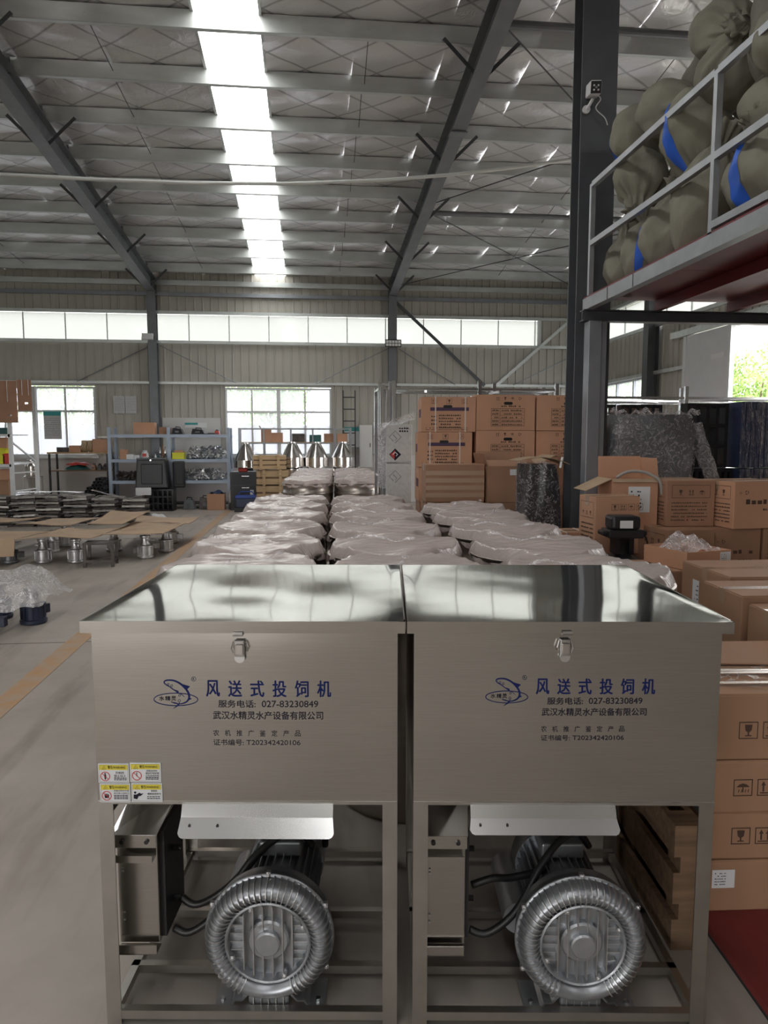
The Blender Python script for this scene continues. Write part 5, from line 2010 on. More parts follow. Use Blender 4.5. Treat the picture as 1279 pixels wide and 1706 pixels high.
# ================= back wall storage, aisle side =================
# ---- grey-blue boltless shelf unit
SX = (-4.46, -3.15, -1.82)
sh = thing('shelf_unit', 'pale blue steel shelf unit against the back wall', 'shelf', (0, 16.65, 0))
for xx in SX:
    for yy in (0, .55):
        MB().box(xx - .05, yy, 0, xx + .02, yy + .05, 1.86).build('upright', 'rack_blue', sh)
    MB().bar((xx, .05, .3), (xx, .55, .9), .02).build('side_brace', 'rack_blue', sh)
    MB().bar((xx, .05, 1.5), (xx, .55, .9), .02).build('side_brace', 'rack_blue', sh)
LV = (.655, 1.14, 1.705)
for i in range(2):
    for z in LV:
        MB().box(SX[i] + .02, 0, z - .07, SX[i + 1] - .05, .03, z).build('beam', 'rack_blue', sh)
        MB().box(SX[i] + .02, .57, z - .07, SX[i + 1] - .05, .6, z).build('beam', 'rack_blue', sh)
        MB().box(SX[i] - .04, .03, z - .02, SX[i + 1] - .03, .57, z - .003).build('shelf_board', 'rack_blue', sh)
    MB().box(SX[i] + .02, .03, .10, SX[i + 1] - .05, .57, .13).build('shelf_board', 'black_steel', sh)
yf = 16.72
T = LV[2]
carton('brown carton on top of the blue shelf unit', -3.72, yf + .16, T, .46, .32, .27, 2, m='carton_warm', group='cartons on the shelf unit')
carton('small open-fronted carton on top of blue shelf unit', -3.27, yf + .14, T, .24, .24, .16, 0, m='carton_dull', group='cartons on the shelf unit')


def gadget(label, x, y, z, w, d, h, m, cat='tool', name='power_tool'):
    t = thing(name, label, cat, (x, y, z))
    MB().add([(-w / 2, -d / 2, 0), (w / 2, -d / 2, 0), (w / 2, d / 2, 0), (-w / 2, d / 2, 0), (-w * .42, -d * .3, h), (w * .3, -d * .3, h * .85), (w * .3, d * .4, h * .85), (-w * .42, d * .4, h)],
             [(0, 3, 2, 1), (4, 5, 6, 7), (0, 1, 5, 4), (1, 2, 6, 5), (2, 3, 7, 6), (3, 0, 4, 7)]).build('case', m, t, bevel=.012)
    MB().tube([(-w * .25, 0, h * .9), (-w * .2, 0, h * 1.15), (w * .15, 0, h * 1.1), (w * .2, 0, h * .8)], .012, 8).build('grip', 'black_plastic', t, smooth=True)
    MB().box(-w * .2, -d / 2 - .004, h * .25, w * .1, -d / 2 + .03, h * .55).build('face_plate', 'grey_plastic', t)
    return t


gadget('black slant-topped machine case on top of blue shelf unit', -2.98, yf + .14, T, .26, .25, .15, 'black_plastic')
gadget('black helmet-like tool bag on top of blue shelf unit', -2.52, yf + .16, T, .32, .26, .13, 'black_plastic', 'bag', 'tool_bag')
gadget('small dark red box tool at shelf top end', -2.10, yf + .14, T, .12, .12, .09, 'red_plastic')
gadget('flat dark tray lying on shelf top end', -2.22, yf + .05, T, .34, .1, .02, 'black_steel')

# second shelf: small boxes, bags, bottles, yellow bin
z2 = LV[1]
for i, (x, w, h, m, lb) in enumerate(((-4.20, .14, .22, 'carton_warm', 'small brown box at upright'), (-4.05, .16, .11, 'white_plastic', 'white packet'), (-3.90, .12, .09, 'white_paper', 'low white box'))):
    o = MB().box(-w / 2, -.09, 0, w / 2, .09, h).box(-w / 2, -.092, h * .45, w / 2, -.09, h * .55).build('parts_box', m, bevel=.006)
    o.location = (x, yf + .12, z2)
    tag(o, lb + ' on second level of blue shelf', 'box', 'boxes on the blue shelf')
pk = thing('parts_bag', 'white bag with red print on blue shelf second level', 'bag', (-3.73, yf + .1, z2))
MB().lathe([(.07, 0), (.085, .05), (.08, .13), (.05, .17), (.06, .20)], 16).build('pouch', 'white_plastic', pk, smooth=True)
MB().box(-.045, -.088, .06, .045, -.080, .13).build('print', 'red_print', pk)
for i in range(7):
    x = -3.50 + i * .055
    h = (.12, .10, .30, .34, .28, .38, .30)[i]
    o = MB().lathe([(.022, 0), (.024, h * .6), (.010, h * .75), (.009, h), (0, h)], 12).build('spray_bottle' if h < .2 else 'tall_fitting', ('white_plastic', 'teal_metal', 'chrome', 'carton_warm', 'hopper_steel', 'alu_part', 'teal_metal')[i], smooth=True)
    o.location = (x, yf + .10 + .05 * (i % 2), z2)
    tag(o, ('pale', 'greenish', 'shiny', 'brown', 'grey', 'tall grey', 'dark')[i] + ' slim part standing on blue shelf second level', 'fitting', 'slim parts on the blue shelf')
yb = thing('parts_bin', 'bright yellow parts bin on blue shelf', 'bin', (-2.98, yf + .12, z2))
MB().box(-.13, -.1, 0, .13, .14, .012).box(-.13, -.1, .012, .13, -.09, .14).box(-.13, .13, .012, .13, .14, .16).box(-.13, -.09, .012, -.12, .13, .15).box(.12, -.09, .012, .13, .13, .15).build('tub', 'yellow_plastic', yb)
MB().box(-.14, -.11, .13, .14, -.09, .15).build('rim', 'yellow_plastic', yb)
MB().box(-.10, -.07, .12, .11, .1, .20).build('contents', 'carton_warm', yb, bevel=.02)

# aluminium pipe fittings in heaps
ft = MB()
ft.lathe([(.018, 0), (.045, 0), (.045, .012), (.024, .014), (.022, .05), (.034, .06), (.034, .075), (.018, .075)], 12)
ft.tube([(0, 0, .04), (.035, 0, .045), (.06, 0, .045)], .016, 8)
ft.lathe([(.0, 0), (.028, 0), (.028, .01), (0, .01)], 10, Matrix.Translation((.06, 0, .045)) @ Euler((0, R_(90), 0)).to_matrix().to_4x4())
fme = ft.mesh('pipe_fitting', 'alu_part', True)
fme.set_sharp_from_angle(angle=R_(40))
rnd = random.Random(8)
for (z, n0, x0, x1, lb, layers) in ((LV[1], 16, -2.78, -1.96, 'second', 3), (LV[0], 22, -2.93, -1.96, 'third', 3)):
    for L_i in range(layers):
        for k in range(n0):
            u = (k + .5 * (L_i % 2) + .3) / n0
            if L_i == 2 and rnd.random() < .25:
                continue
            o = inst('pipe_fitting', fme, None, (x0 + (x1 - x0) * u, yf + .05 + rnd.uniform(0, .10) + .05 * L_i, z + .02 + .07 * L_i * (1.3 if lb == 'second' else 1) + rnd.uniform(0, .01)), (rnd.uniform(-.9, .9), rnd.uniform(-.9, .9), rnd.uniform(0, 6)), (1.15, 1.15, 1.15))
            tag(o, 'cast aluminium pipe fitting heaped on %s shelf level' % lb, 'fitting', 'aluminium fittings on %s level' % lb)
# dark parts on third level near the upright
rp = MB()
rp.lathe([(.02, 0), (.05, 0), (.05, .03), (.03, .035), (.03, .08), (.02, .08)], 10)
rpm = rp.mesh('iron_part', 'rust_steel')
for k in range(30):
    o = inst('iron_part', rpm, None, (-4.32 + .052 * (k % 10) + rnd.uniform(-.01, .01), yf + .08 + rnd.uniform(0, .1), LV[0] + .01 + .065 * (k // 10)), (rnd.uniform(-1, 1), rnd.uniform(-1, 1), rnd.uniform(0, 6)))
    tag(o, 'dark iron part heaped beside blue shelf upright', 'part', 'iron parts on the blue shelf')

# ---- black plastic housings in front of the shelf
bn = thing('black_housing', 'large black moulded plastic housing leaning at blue shelf', 'housing', (-3.43, 16.32, .50), 0)
MB().add([(-.40, -.14, 0), (.32, -.14, 0), (.34, .2, 0), (-.38, .2, 0), (-.36, -.10, .66), (.26, -.10, .66), (.28, .2, .64), (-.34, .2, .64)],
         [(0, 3, 2, 1), (4, 5, 6, 7), (0, 1, 5, 4), (1, 2, 6, 5), (2, 3, 7, 6), (3, 0, 4, 7)]).build('shell', 'black_plastic', bn, bevel=.03)
MB().box(-.26, -.155, .10, .20, -.125, .55).build('panel', 'black_plastic', bn, bevel=.02)
MB().box(-.36, -.12, .64, .26, .16, .68).build('rim', 'grey_plastic', bn, bevel=.012)
MB().cyl((-.05, -.13, .63), (-.05, -.10, .63), .02, 12).build('knob', 'chrome', bn)
b2 = thing('black_housing', 'second black housing tucked behind the leaning one', 'housing', (-3.0, 16.52, .50), 8)
MB().box(-.06, -.05, .0, .20, .10, .60).build('shell', 'black_plastic', b2, bevel=.03)
MB().box(-.01, -.065, .08, .15, -.045, .5).build('panel', 'black_plastic', b2, bevel=.015)
crate_rack('parts_crate', 'black wire crate on the floor under the black housing', 'crate', -3.33, 16.32, 0, .66, .38, .49, 'black_plastic', 6, 3, 0)
gadget('grey toolbox on floor under blue shelf', -2.72, 16.60, 0, .27, .26, .24, 'grey_plastic', 'toolbox', 'toolbox')
gadget('dark red gearbox on floor under blue shelf', -2.36, 16.62, 0, .30, .28, .27, 'rust_steel', 'gearbox', 'gearbox')
carton('square brown carton on floor at the end of blue shelf', -2.10, 16.46, 0, .39, .3, .36, 0, m='carton_warm')
cb_ = MB().grid(14, 10, lambda u, v: (-.17 + .34 * u, -.12 + .24 * v, .06 * math.sin(math.pi * u) * math.sin(math.pi * v) + .02 * math.sin(9 * u + 4 * v))).build('blue_cloth', 'navy_plastic', smooth=True)
cb_.location = (-2.08, 16.47, .375)
tag(cb_, 'dark blue cloth dropped on the square brown carton', 'cloth')
bg = thing('plastic_bag', 'pale translucent bag hanging from the shelf upright', 'bag', (-1.72, 16.52, .10))
MB().lathe([(.05, 0), (.12, .06), (.13, .2), (.09, .38), (.03, .50), (.045, .54)], 18).build('pouch', 'film_bag', bg, smooth=True)
MB().tube([(0, 0, .52), (-.06, .04, .62), (-.1, .1, .7)], .008, 6).build('string', 'twine', bg)
sk2 = thing('dark_sack', 'small dark sack on floor beside the pale bag', 'sack', (-1.70, 16.30, 0))
MB().lathe([(.06, 0), (.11, .05), (.10, .14), (.04, .2), (.05, .23)], 16).build('belly', 'rust_steel', sk2, smooth=True)
MB().tube([(.045, 0, .2), (0, .045, .2), (-.045, 0, .2), (0, -.045, .2), (.045, 0, .2)], .008, 5).build('tie', 'twine', sk2)
# blue tool crate and black drawers behind drums
tb = thing('blue_tool_crate', 'blue handled crate in front of black cabinet', 'crate', (-1.38, 15.9, .10))
MB().box(-.22, -.15, 0, .22, .15, .20).build('tub', 'navy_plastic', tb, bevel=.015)
MB().box(-.23, -.16, .20, .23, .16, .26).build('rim', 'blue_plastic', tb, bevel=.01)
MB().tube([(-.18, 0, .26), (-.12, 0, .34), (.12, 0, .34), (.18, 0, .26)], .012, 8).build('handle', 'blue_plastic', tb)
MB().box(-.25, -.17, -.10, .25, .17, 0).build('base', 'black_plastic', tb)
cabn = thing('black_cabinet', 'black low cabinet carrying the small cone hopper', 'cabinet', (-1.42, 16.45, 0))
MB().box(-.34, -.25, 0, .34, .3, .86).build('body', 'black_plastic', cabn, bevel=.01)
for k in range(3):
    dw = MB().box(-.30, -.262, .08 + k * .26, .30, -.25, .30 + k * .26).build('drawer', 'black_steel', cabn)
    MB().box(-.08, -.28, .24 + k * .26, .08, -.262, .255 + k * .26).build('handle', 'chrome', dw)
MB().box(.10, -.268, .22, .18, -.262, .46).build('label_strip', 'white_paper', cabn)
rt_ = thing('red_angle_grinder', 'bright red power tool lying on the black cabinet', 'tool', (-1.45, 16.28, .86))
MB().box(-.13, -.05, 0, .08, .05, .09).build('body', 'red_plastic', rt_, bevel=.025)
MB().cyl((.08, 0, .05), (.2, 0, .05), .03, 12).build('grip', 'black_plastic', rt_)


def hopper_at(label, x, y, z, r, h, top, group, base=.35, name='cone_hopper'):
    """stainless hopper, narrow end up: cone on a plain band with rolled rims"""
    t = thing(name, label, 'hopper', (x, y, z), 0, group)
    hb = h * base
    MB().lathe([(r, 0), (r + .006, .004), (r + .006, .016), (r, .02), (r, hb)], 40, None, False).build('band', 'hopper_steel', t, smooth=True, sharp=40)
    MB().lathe([(r, hb), (r * .97, hb + .01), (top, h), (top, h + .04)], 40, None, False).build('cone', 'hopper_steel', t, smooth=True, sharp=30)
    MB().lathe([(top + .008, h + .03), (top + .008, h + .045), (top - .01, h + .045)], 24, None, False).build('neck_ring', 'chrome', t)
    return t


hopper_at('small stainless cone hopper on the black cabinet', -1.42, 16.42, .955, .27, .52, .09, None, .32)
# storage rack above with cartons
rk = thing('pipe_rack', 'grey steel pipe rack with cartons under the window', 'rack', (0, 17.0, 0))
for x in (-1.62, -1.05, -.42, .1, .62, 1.0):
    for y in (0, .4):
        MB().bar((x, y, 0), (x, y, 1.86), .035).build('post', 'rail_grey', rk)
for z in (1.50, 1.84):
    for y in (0, .4):
        MB().bar((-1.62, y, z), (1.0, y, z), .03).build('rail', 'rail_grey', rk)
MB().box(-1.60, .02, 1.515, .98, .38, 1.53).build('shelf_board', 'wood', rk)
ZK = 1.53
GK = 'boxes on the pipe rack'
carton('tilted torn carton on the pipe rack', -1.00, 17.16, ZK, .22, .26, .30, 9, m='carton_warm', openb=True, flaps=(('L', 30, .1), ('R', 60, .1)), group=GK)
carton('plain carton beside the torn one on pipe rack', -.76, 17.2, ZK, .30, .26, .22, 0, m='carton_warm', group=GK)
carton('dark maroon box on the pipe rack', -.24, 17.2, ZK, .30, .26, .20, 0, m='rust_steel', tape=False, group=GK, top_m='rust_steel')
carton('dark teal box on the pipe rack', .16, 17.2, ZK, .28, .26, .17, 0, m='teal_metal', tape=False, group=GK, top_m='teal_metal')
carton('small tan carton between rack posts', .48, 17.2, ZK, .22, .26, .20, 0, m='carton_tan', group=GK)
carton('orange tan carton at pipe rack end', .80, 17.2, ZK, .24, .26, .20, 0, m='carton_warm', group=GK)
# nested cone hoppers
for i, x in enumerate((-.36, .17, .76)):
    for k, z in enumerate((.60, .99)):
        hopper_at('big stainless cone hopper, %s, %s' % (('beside wooden crates', 'middle of three', 'beside ladder')[i], ('lower of nested pair', 'upper of nested pair')[k]), x, 15.95, z, .265, .50 if k else .37, .10 if k else .22, 'nested cone hoppers', .40 if k else .9)
pl_ = thing('hopper_stand', 'low timber stand under the cone hoppers', 'stand', (.2, 15.95, 0))
for i in range(3):
    MB().box(-.86, -.28 + i * .2, .54, .86, -.12 + i * .2, .595).build('board', 'wood_dark', pl_)
for a in (-.8, .7):
    for b in (-.25, .18):
        MB().box(a, b, 0, a + .1, b + .1, .54).build('leg', 'wood_dark', pl_)


# wooden crates
def crate(label, x, y, z, w, d, h, rz, rows):
    t = thing('wooden_crate', label, 'crate', (x, y, z), rz, 'stacked wooden crates')
    MB().box(-w / 2 + .02, -d / 2 + .02, .01, w / 2 - .02, d / 2 - .02, h - .02).build('inner_dark', 'wood_dark', t)  # dark inner box: shade behind the slat gaps put into its colour
    for j in range(rows):
        za = h * (j + .13) / rows
        zb = h * (j + .87) / rows
        MB().box(-w / 2, -d / 2, za, w / 2, -d / 2 + .018, zb).build('slat', 'wood', t)
        MB().box(w / 2 - .018, -d / 2 + .018, za, w / 2, d / 2, zb).build('slat', 'wood', t)
        MB().box(-w / 2, -d / 2 + .018, za, -w / 2 + .018, d / 2, zb).build('slat', 'wood', t)
    for u in (.2, .72):
        MB().box(-w / 2 + w * u, -d / 2 - .03, 0, -w / 2 + w * u + .06, -d / 2, h).build('batten', 'wood', t)
        MB().box(-w / 2 + w * u, -d / 2, h, -w / 2 + w * u + .05, d / 2, h + .018).build('batten', 'wood', t)
    for k in range(4):
        MB().box(-w / 2, -d / 2 + d * k / 4 + .01, h - .018, w / 2, -d / 2 + d * (k + 1) / 4 - .01, h).build('slat', 'wood', t)
    return t


crate('wooden crate, topmost of the stack beside hoppers', -.84, 15.42, .95, .70, .5, .30, 4, 3)
crate('wooden crate, second in the stack beside hoppers', -.77, 15.45, .62, .66, .5, .315, -1, 2)
crate('wooden crate, third in the stack beside hoppers', -.78, 15.45, .31, .66, .5, .295, 0, 2)
crate('wooden crate, bottom of the stack beside hoppers', -.78, 15.45, 0, .68, .5, .295, 0, 2)

# ladder leaning on the wall
ld = thing('ladder', 'dark steel ladder leaning against the back wall', 'ladder', (0, 0, 0))
for xx in (0, .30):
    MB().bar((.78 + xx + .05, 17.35, 0), (.86 + xx, 17.82, 2.80), .03, .04).build('stile', 'black_steel', ld)
for k in range(9):
    f = .1 + .105 * k
    MB().bar((.83 + .03 * f, 17.35 + .47 * f, 2.8 * f), (1.13 + .03 * f, 17.35 + .47 * f, 2.8 * f), .025).build('rung', 'black_steel', ld)

# wall furniture: notices, signs, cabinet
nb = thing('notice_sheets', 'two pale paper notices on the wall above shelf', 'notice', (-4.42, YB - .03, 2.42))
for k in range(2):
    p = MB().box(-.27 + k * .28, -.012, -.20, -.005 + k * .28, -.006, .22).build('sheet', 'notice_paper', nb)
    ln = MB()
    lines(ln, -.24 + k * .28, .16, -.03 + k * .28, 9, .036, .011, lambda u, v: (u, -.0128, v), 30 + k)
    ln.build('small_print', 'post_grey', p)
nt = thing('wall_notice', 'teal headed notice hung in the window behind angle iron table', 'notice', (-6.12, YB - .035, 1.92))
MB().box(-.20, -.01, -.32, .20, 0, .34).build('board', 'notice_paper', nt)
MB().box(-.20, -.013, .24, .20, -.01, .34).build('header', 'teal_print', nt)
ln = MB()
lines(ln, -.17, .17, .17, 9, .05, .016, lambda u, v: (u, -.0115, v), 50)
ln.build('small_print', 'post_grey', nt)
nt = thing('wall_notice', 'teal headed notice on wall between ladder rails', 'notice', (1.10, YB - .04, 1.80))
MB().box(-.2, -.01, -.40, .2, 0, .10).build('board', 'white_paper', nt)
MB().box(-.2, -.013, .0, .2, -.01, .10).build('header', 'teal_print', nt)
nt = thing('wall_notice', 'small blue headed notice on wall above blue shelf end', 'notice', (-2.75, YB - .04, 1.98))
MB().box(-.26, -.01, -.10, .26, 0, .02).build('board', 'white_paper', nt)
MB().box(-.26, -.013, -.03, .05, -.01, .02).build('header', 'teal_print', nt)
wp = S(MB().box(-3.55, YB - .034, 1.2, -2.15, YB - .028, 2.12).build('trim_1', 'clad_white'), 'white panel on the wall behind blue shelf')
pb = thing('electric_cabinet', 'white tall electric cabinet beside the ladder', 'cabinet', (1.42, 17.78, .9))
MB().box(-.16, -.1, 0, .16, .16, 1.05).build('body', 'clad_white', pb, bevel=.008)
MB().box(-.13, -.108, .05, .13, -.1, 1.0).build('door', 'clad_white', pb)
MB().box(.09, -.12, .5, .11, -.108, .6).build('handle', 'black_steel', pb)
sg = thing('safety_sign', 'no smoking sign above red and white sign on wall', 'sign', (1.76, YB - .05, 1.66))
MB().box(-.14, -.01, .02, .14, 0, .36).build('plate', 'white_paper', sg)
rg = MB()
stroke(rg, [(.09 * math.cos(2 * math.pi * i / 24), .21 + .09 * math.sin(2 * math.pi * i / 24)) for i in range(25)], .022, -.0115)
stroke(rg, [(-.06, .27), (.06, .15)], .018, -.0118)
rg.build('ring', 'sign_red', sg)
MB().box(-.14, -.01, -.42, .14, 0, 0).build('plate', 'white_paper', sg)
MB().box(-.10, -.013, -.34, .12, -.01, -.04).build('red_field', 'sign_red', sg)
MB().box(-.02, -.0145, -.16, .10, -.013, -.09).build('white_mark', 'white_paper', sg)
# grey-white boxes with diamond logo, wrapped, beside the carton stack
for k, (z, h) in enumerate(((.78, .50), (1.285, .48), (.26, .50))):
    t = thing('machine_box', 'pale grey machine box with diamond mark, %s' % ('middle of wrapped stack', 'top of wrapped stack', 'bottom of wrapped stack')[k], 'box', (1.13, 8.95, z), -4, 'wrapped pale machine boxes')
    MB().box(-.16, -.15, 0, .16, .15, h - .01).build('body', 'notice_paper', t, bevel=.01)
    dm = MB()
    cx, cz, s = -.05, h * .66, .075
    stroke(dm, [(cx, cz - s), (cx + s, cz), (cx, cz + s), (cx - s, cz), (cx - .3 * s, cz - .7 * s)], .012, -.1515)
    stroke(dm, [(cx - .35 * s, cz + .35 * s), (cx + .3 * s, cz - .3 * s), (cx + .0 * s, cz - .55 * s)], .012, -.1515)
    dm.build('grey_mark', 'post_grey', t)
    if k == 1:
        dm = MB()
        cx, cz, s = -.05, .10, .075
        flat_poly(dm, [(cx, cz - s), (cx + s, cz), (cx, cz + s), (cx - s, cz)], -.1514)
        dm.build('diamond_label', 'ink_dark', t)
        dm = MB()
        flat_poly(dm, [(cx - .01, cz - s * .8), (cx - .002, cz + s * .7), (cx - s * .85, cz)], -.1522)
        dm.build('red_half', 'sign_red', t)
        dm = MB()
        stroke(dm, [(cx - .03, cz), (cx + .0, cz + .03), (cx + .03, cz), (cx + .01, cz - .02)], .010, -.1530)
        dm.build('white_stroke', 'white_paper', t)
        lt = MB()
        lines(lt, .0, h * .86, .12, 2, .035, .022, lambda u, v: (u, -.1515, v), 3)
        lt.build('small_print', 'ink_dark', t)
mbs = thing('machine_box_stand', 'dark stand under the pale machine boxes', 'stand', (1.13, 8.95, 0), -4)
MB().box(-.2, -.18, .20, .2, .18, .255).build('top', 'black_steel', mbs)
for a in (-.18, .14):
    for b in (-.16, .12):
        MB().box(a, b, 0, a + .04, b + .04, .20).build('leg', 'black_steel', mbs)
dr_ = thing('film_drape', 'cloudy film draped over top of the pale machine boxes', 'film', (1.13, 8.92, 1.77), -4)
MB().grid(18, 12, lambda u, v: (-.22 + .42 * u, -.2 + .38 * v, .10 * u + .05 * math.sin(3 * u + 5 * v) - .09 * (1 - u) ** 2)).build('sheet', 'film_milky', dr_, smooth=True)
hp = thing('wrapped_posts', 'film wrapped bundle of bright steel posts behind far drums', 'post bundle', (.98, 9.12, 0))
for (x, y, h) in ((-.05, 0, 2.24), (.04, .06, 2.20), (.11, -.02, 2.32), (.0, .12, 2.1)):
    MB().bar((x, y, 0), (x, y, h), .035).build('post', 'chrome', hp)
MB().tube([(.03, .04, .95), (.03, .04, 1.2), (.04, .04, 1.5), (.03, .05, 1.78)], .13, 16, False).build('film_wrap', 'film_milky', hp, smooth=True)

# ---- angle iron table with goods
tb = thing('angle_iron_table', 'dark angle iron table with wooden top under the window', 'table', (-5.25, 16.95, 0))
for x in (-.66, .62):
    for y in (0, .5):
        MB().box(x, y, 0, x + .04, y + .04, 1.26).build('leg', 'black_steel', tb)
MB().box(-.68, -.01, 1.26, .68, .56, 1.30).build('top', 'wood', tb)
MB().box(-.66, 0, .86, .66, .54, .89).build('shelf_board', 'wood_dark', tb)
GT = 'goods on the angle iron table'
carton('flat dark carton on the angle iron table', -5.62, 17.15, 1.30, .24, .26, .11, 0, m='rust_steel', tape=False, top_m='rust_steel', group=GT)
carton('low brown carton on the angle iron table', -5.34, 17.15, 1.30, .26, .26, .15, 0, m='carton_warm', group=GT)
carton('taller brown carton on angle iron table near shelf', -4.78, 17.15, 1.30, .32, .3, .30, 0, m='carton_warm', group=GT)
for k, xx in enumerate((-5.13, -5.0)):
    cl2 = MB()
    for q in range(5):
        cl2.tube([(.02 * q - .05 + .012 * math.sin(a * 3), .10 * math.cos(a), .135 + .115 * math.sin(a)) for a in [2 * math.pi * i / 20 for i in range(21)]], .022, 6)
    o = cl2.build('rope_coil', 'coil_tan', smooth=True)
    o.location = (xx, 17.12, 1.30)
    tag(o, 'tan coil of hose standing on angle iron table, %s' % ('beside low carton', 'beside taller carton')[k], 'coil')
for k, (xx, m, h, lb) in enumerate(((-5.35, 'teal_metal', .12, 'dark green folded sack'), (-5.33, 'red_print', .07, 'faded red folded sack'))):
    o = MB().grid(12, 10, lambda u, v: (-.24 + .48 * u, -.2 + .40 * v, h * (math.sin(math.pi * u) * math.sin(math.pi * v)) ** .4 + .01 * math.sin(12 * u + 7 * v))).build('folded_sack', m, smooth=True)
    o.location = (xx, 17.2, .892 + k * .11)
    tag(o, lb + ' on lower shelf of angle iron table', 'sack')
for k in range(3):
    gadget(('small brown parts tray', 'small grey parts tray', 'small dark parts tray')[k] + ' on lower table shelf', -4.95 + .13 * k, 17.12, .89, .10, .2, .12, ('carton_warm', 'grey_plastic', 'rust_steel')[k], 'tray', 'parts_tray')
# pile of dark pipes beside shelf
pme2 = MB().lathe([(.028, 0), (.036, 0), (.036, .42), (.028, .42), (.028, 0)], 10, Euler((R_(-90), 0, 0)).to_matrix().to_4x4(), False).mesh('iron_pipe', 'black_steel', True)
pme2.set_sharp_from_angle(angle=R_(40))
for r in range(11):
    for k in range(9 - r // 2 - r // 4):
        o = inst('iron_pipe', pme2, None, (-4.62 - .076 * k - .0 * r + (.038 if r % 2 else 0), 16.35 + rnd.uniform(-.03, .03), .037 + .067 * r))
        tag(o, 'short black iron pipe in pile beside blue shelf', 'pipe', 'piled iron pipes')
hopper_at('small stainless hopper on stand beside the white rack', -5.80, 15.7, .82, .14, .30, .10, None, .7, 'feed_hopper')
hs_ = thing('hopper_rack', 'bent steel frame holding small hopper beside white rack', 'stand', (-5.80, 15.7, 0))
for a in (-.15, .13):
    for b in (-.15, .13):
        MB().box(a, b, 0, a + .02, b + .02, .80).build('leg', 'frame_steel', hs_)
MB().box(-.15, -.15, .80, .15, .15, .815).build('top', 'frame_steel', hs_)
MB().lathe([(.13, .80), (.05, .5), (.05, .4)], 20, None, False).build('spout', 'hopper_steel', hs_, smooth=True)

# ---- white rack at the frame edge, with hung cardboard
wr_ = thing('white_rack', 'white perforated rack at frame edge with goods', 'rack', (0, 14.0, 0))
for (x, y) in ((-5.55, 0), (-5.37, .75), (-7.2, 0), (-7.2, .75)):
    MB().box(x - .035, y, 0, x + .035, y + .05, 2.62).build('upright', 'rack_white', wr_)
for z in (.52, 1.12, 1.68):
    MB().box(-7.2, 0, z - .05, -5.55, .03, z).build('beam', 'rack_white', wr_)
    MB().box(-7.2, .03, z - .02, -5.5, .75, z - .004).build('shelf_board', 'rack_white', wr_)
for (a, b) in (((-5.55, .03, .15), (-5.37, .72, .55)), ((-5.55, .03, .95), (-5.37, .72, .95)), ((-5.55, .03, 1.55), (-5.37, .72, 1.15)), ((-5.55, .03, .6), (-5.37, .72, .62)), ((-5.55, .03, 1.15), (-5.37, .72, 1.13))):
    MB().bar(a, b, .025).build('side_brace', 'rack_white', wr_)
for k, (x, w, z, h, m, lb) in enumerate(((-5.80, .22, 1.12, .30, 'yellow_plastic', 'yellow tub'), (-5.68, .10, 1.12, .2, 'red_plastic', 'red canister'), (-5.76, .26, 1.68, .12, 'teal_metal', 'dark teal case'), (-5.80, .30, .52, .30, 'carton_tan', 'tan goods box'), (-5.72, .18, .82, .2, 'carton_warm', 'brown goods box'), (-5.75, .2, 1.42, .2, 'carton_warm', 'upright brown carton'))):
    o = MB().box(-w / 2, -.12, 0, w / 2, .12, h).box(-w / 2 - .008, -.128, h - .03, w / 2 + .008, .128, h - .01).build('goods_box', m, bevel=.008)
    o.location = (x, 14.2, z)
    tag(o, lb + ' standing on white rack at frame edge', 'box')
for k, (x0, x1, z0, z1, lb) in enumerate(((-6.2, -5.36, 1.89, 2.66, 'larger brown cardboard sheet with slots hung on the white rack'), (-5.352, -5.10, 2.11, 2.68, 'narrow brown cardboard sheet hung beside larger sheet'))):
    t = thing('cardboard_sheet', lb, 'cardboard', (x0, 13.93 + .0 * k, z0), 0, 'hung cardboard sheets')
    W, Hh = x1 - x0, z1 - z0
    # leave a slot open: built from panels around an oval-like opening
    sx, sz = (W - .17, Hh * .16) if k == 0 else (W * .7 - .05, Hh * .22)
    mb = MB()
    mb.box(0, 0, 0, W, .012, sz).box(0, 0, sz + .03, W, .012, Hh).box(0, 0, sz, sx, .012, sz + .03).box(sx + .06, 0, sz, W, .012, sz + .03)
    mb.build('panel', 'carton_dull', t)
    for u in (.35, .8):
        MB().tube([(W * u, -.004, Hh * .5), (W * u, -.004, Hh)], .005, 5).build('tie_string', 'white_plastic', t)

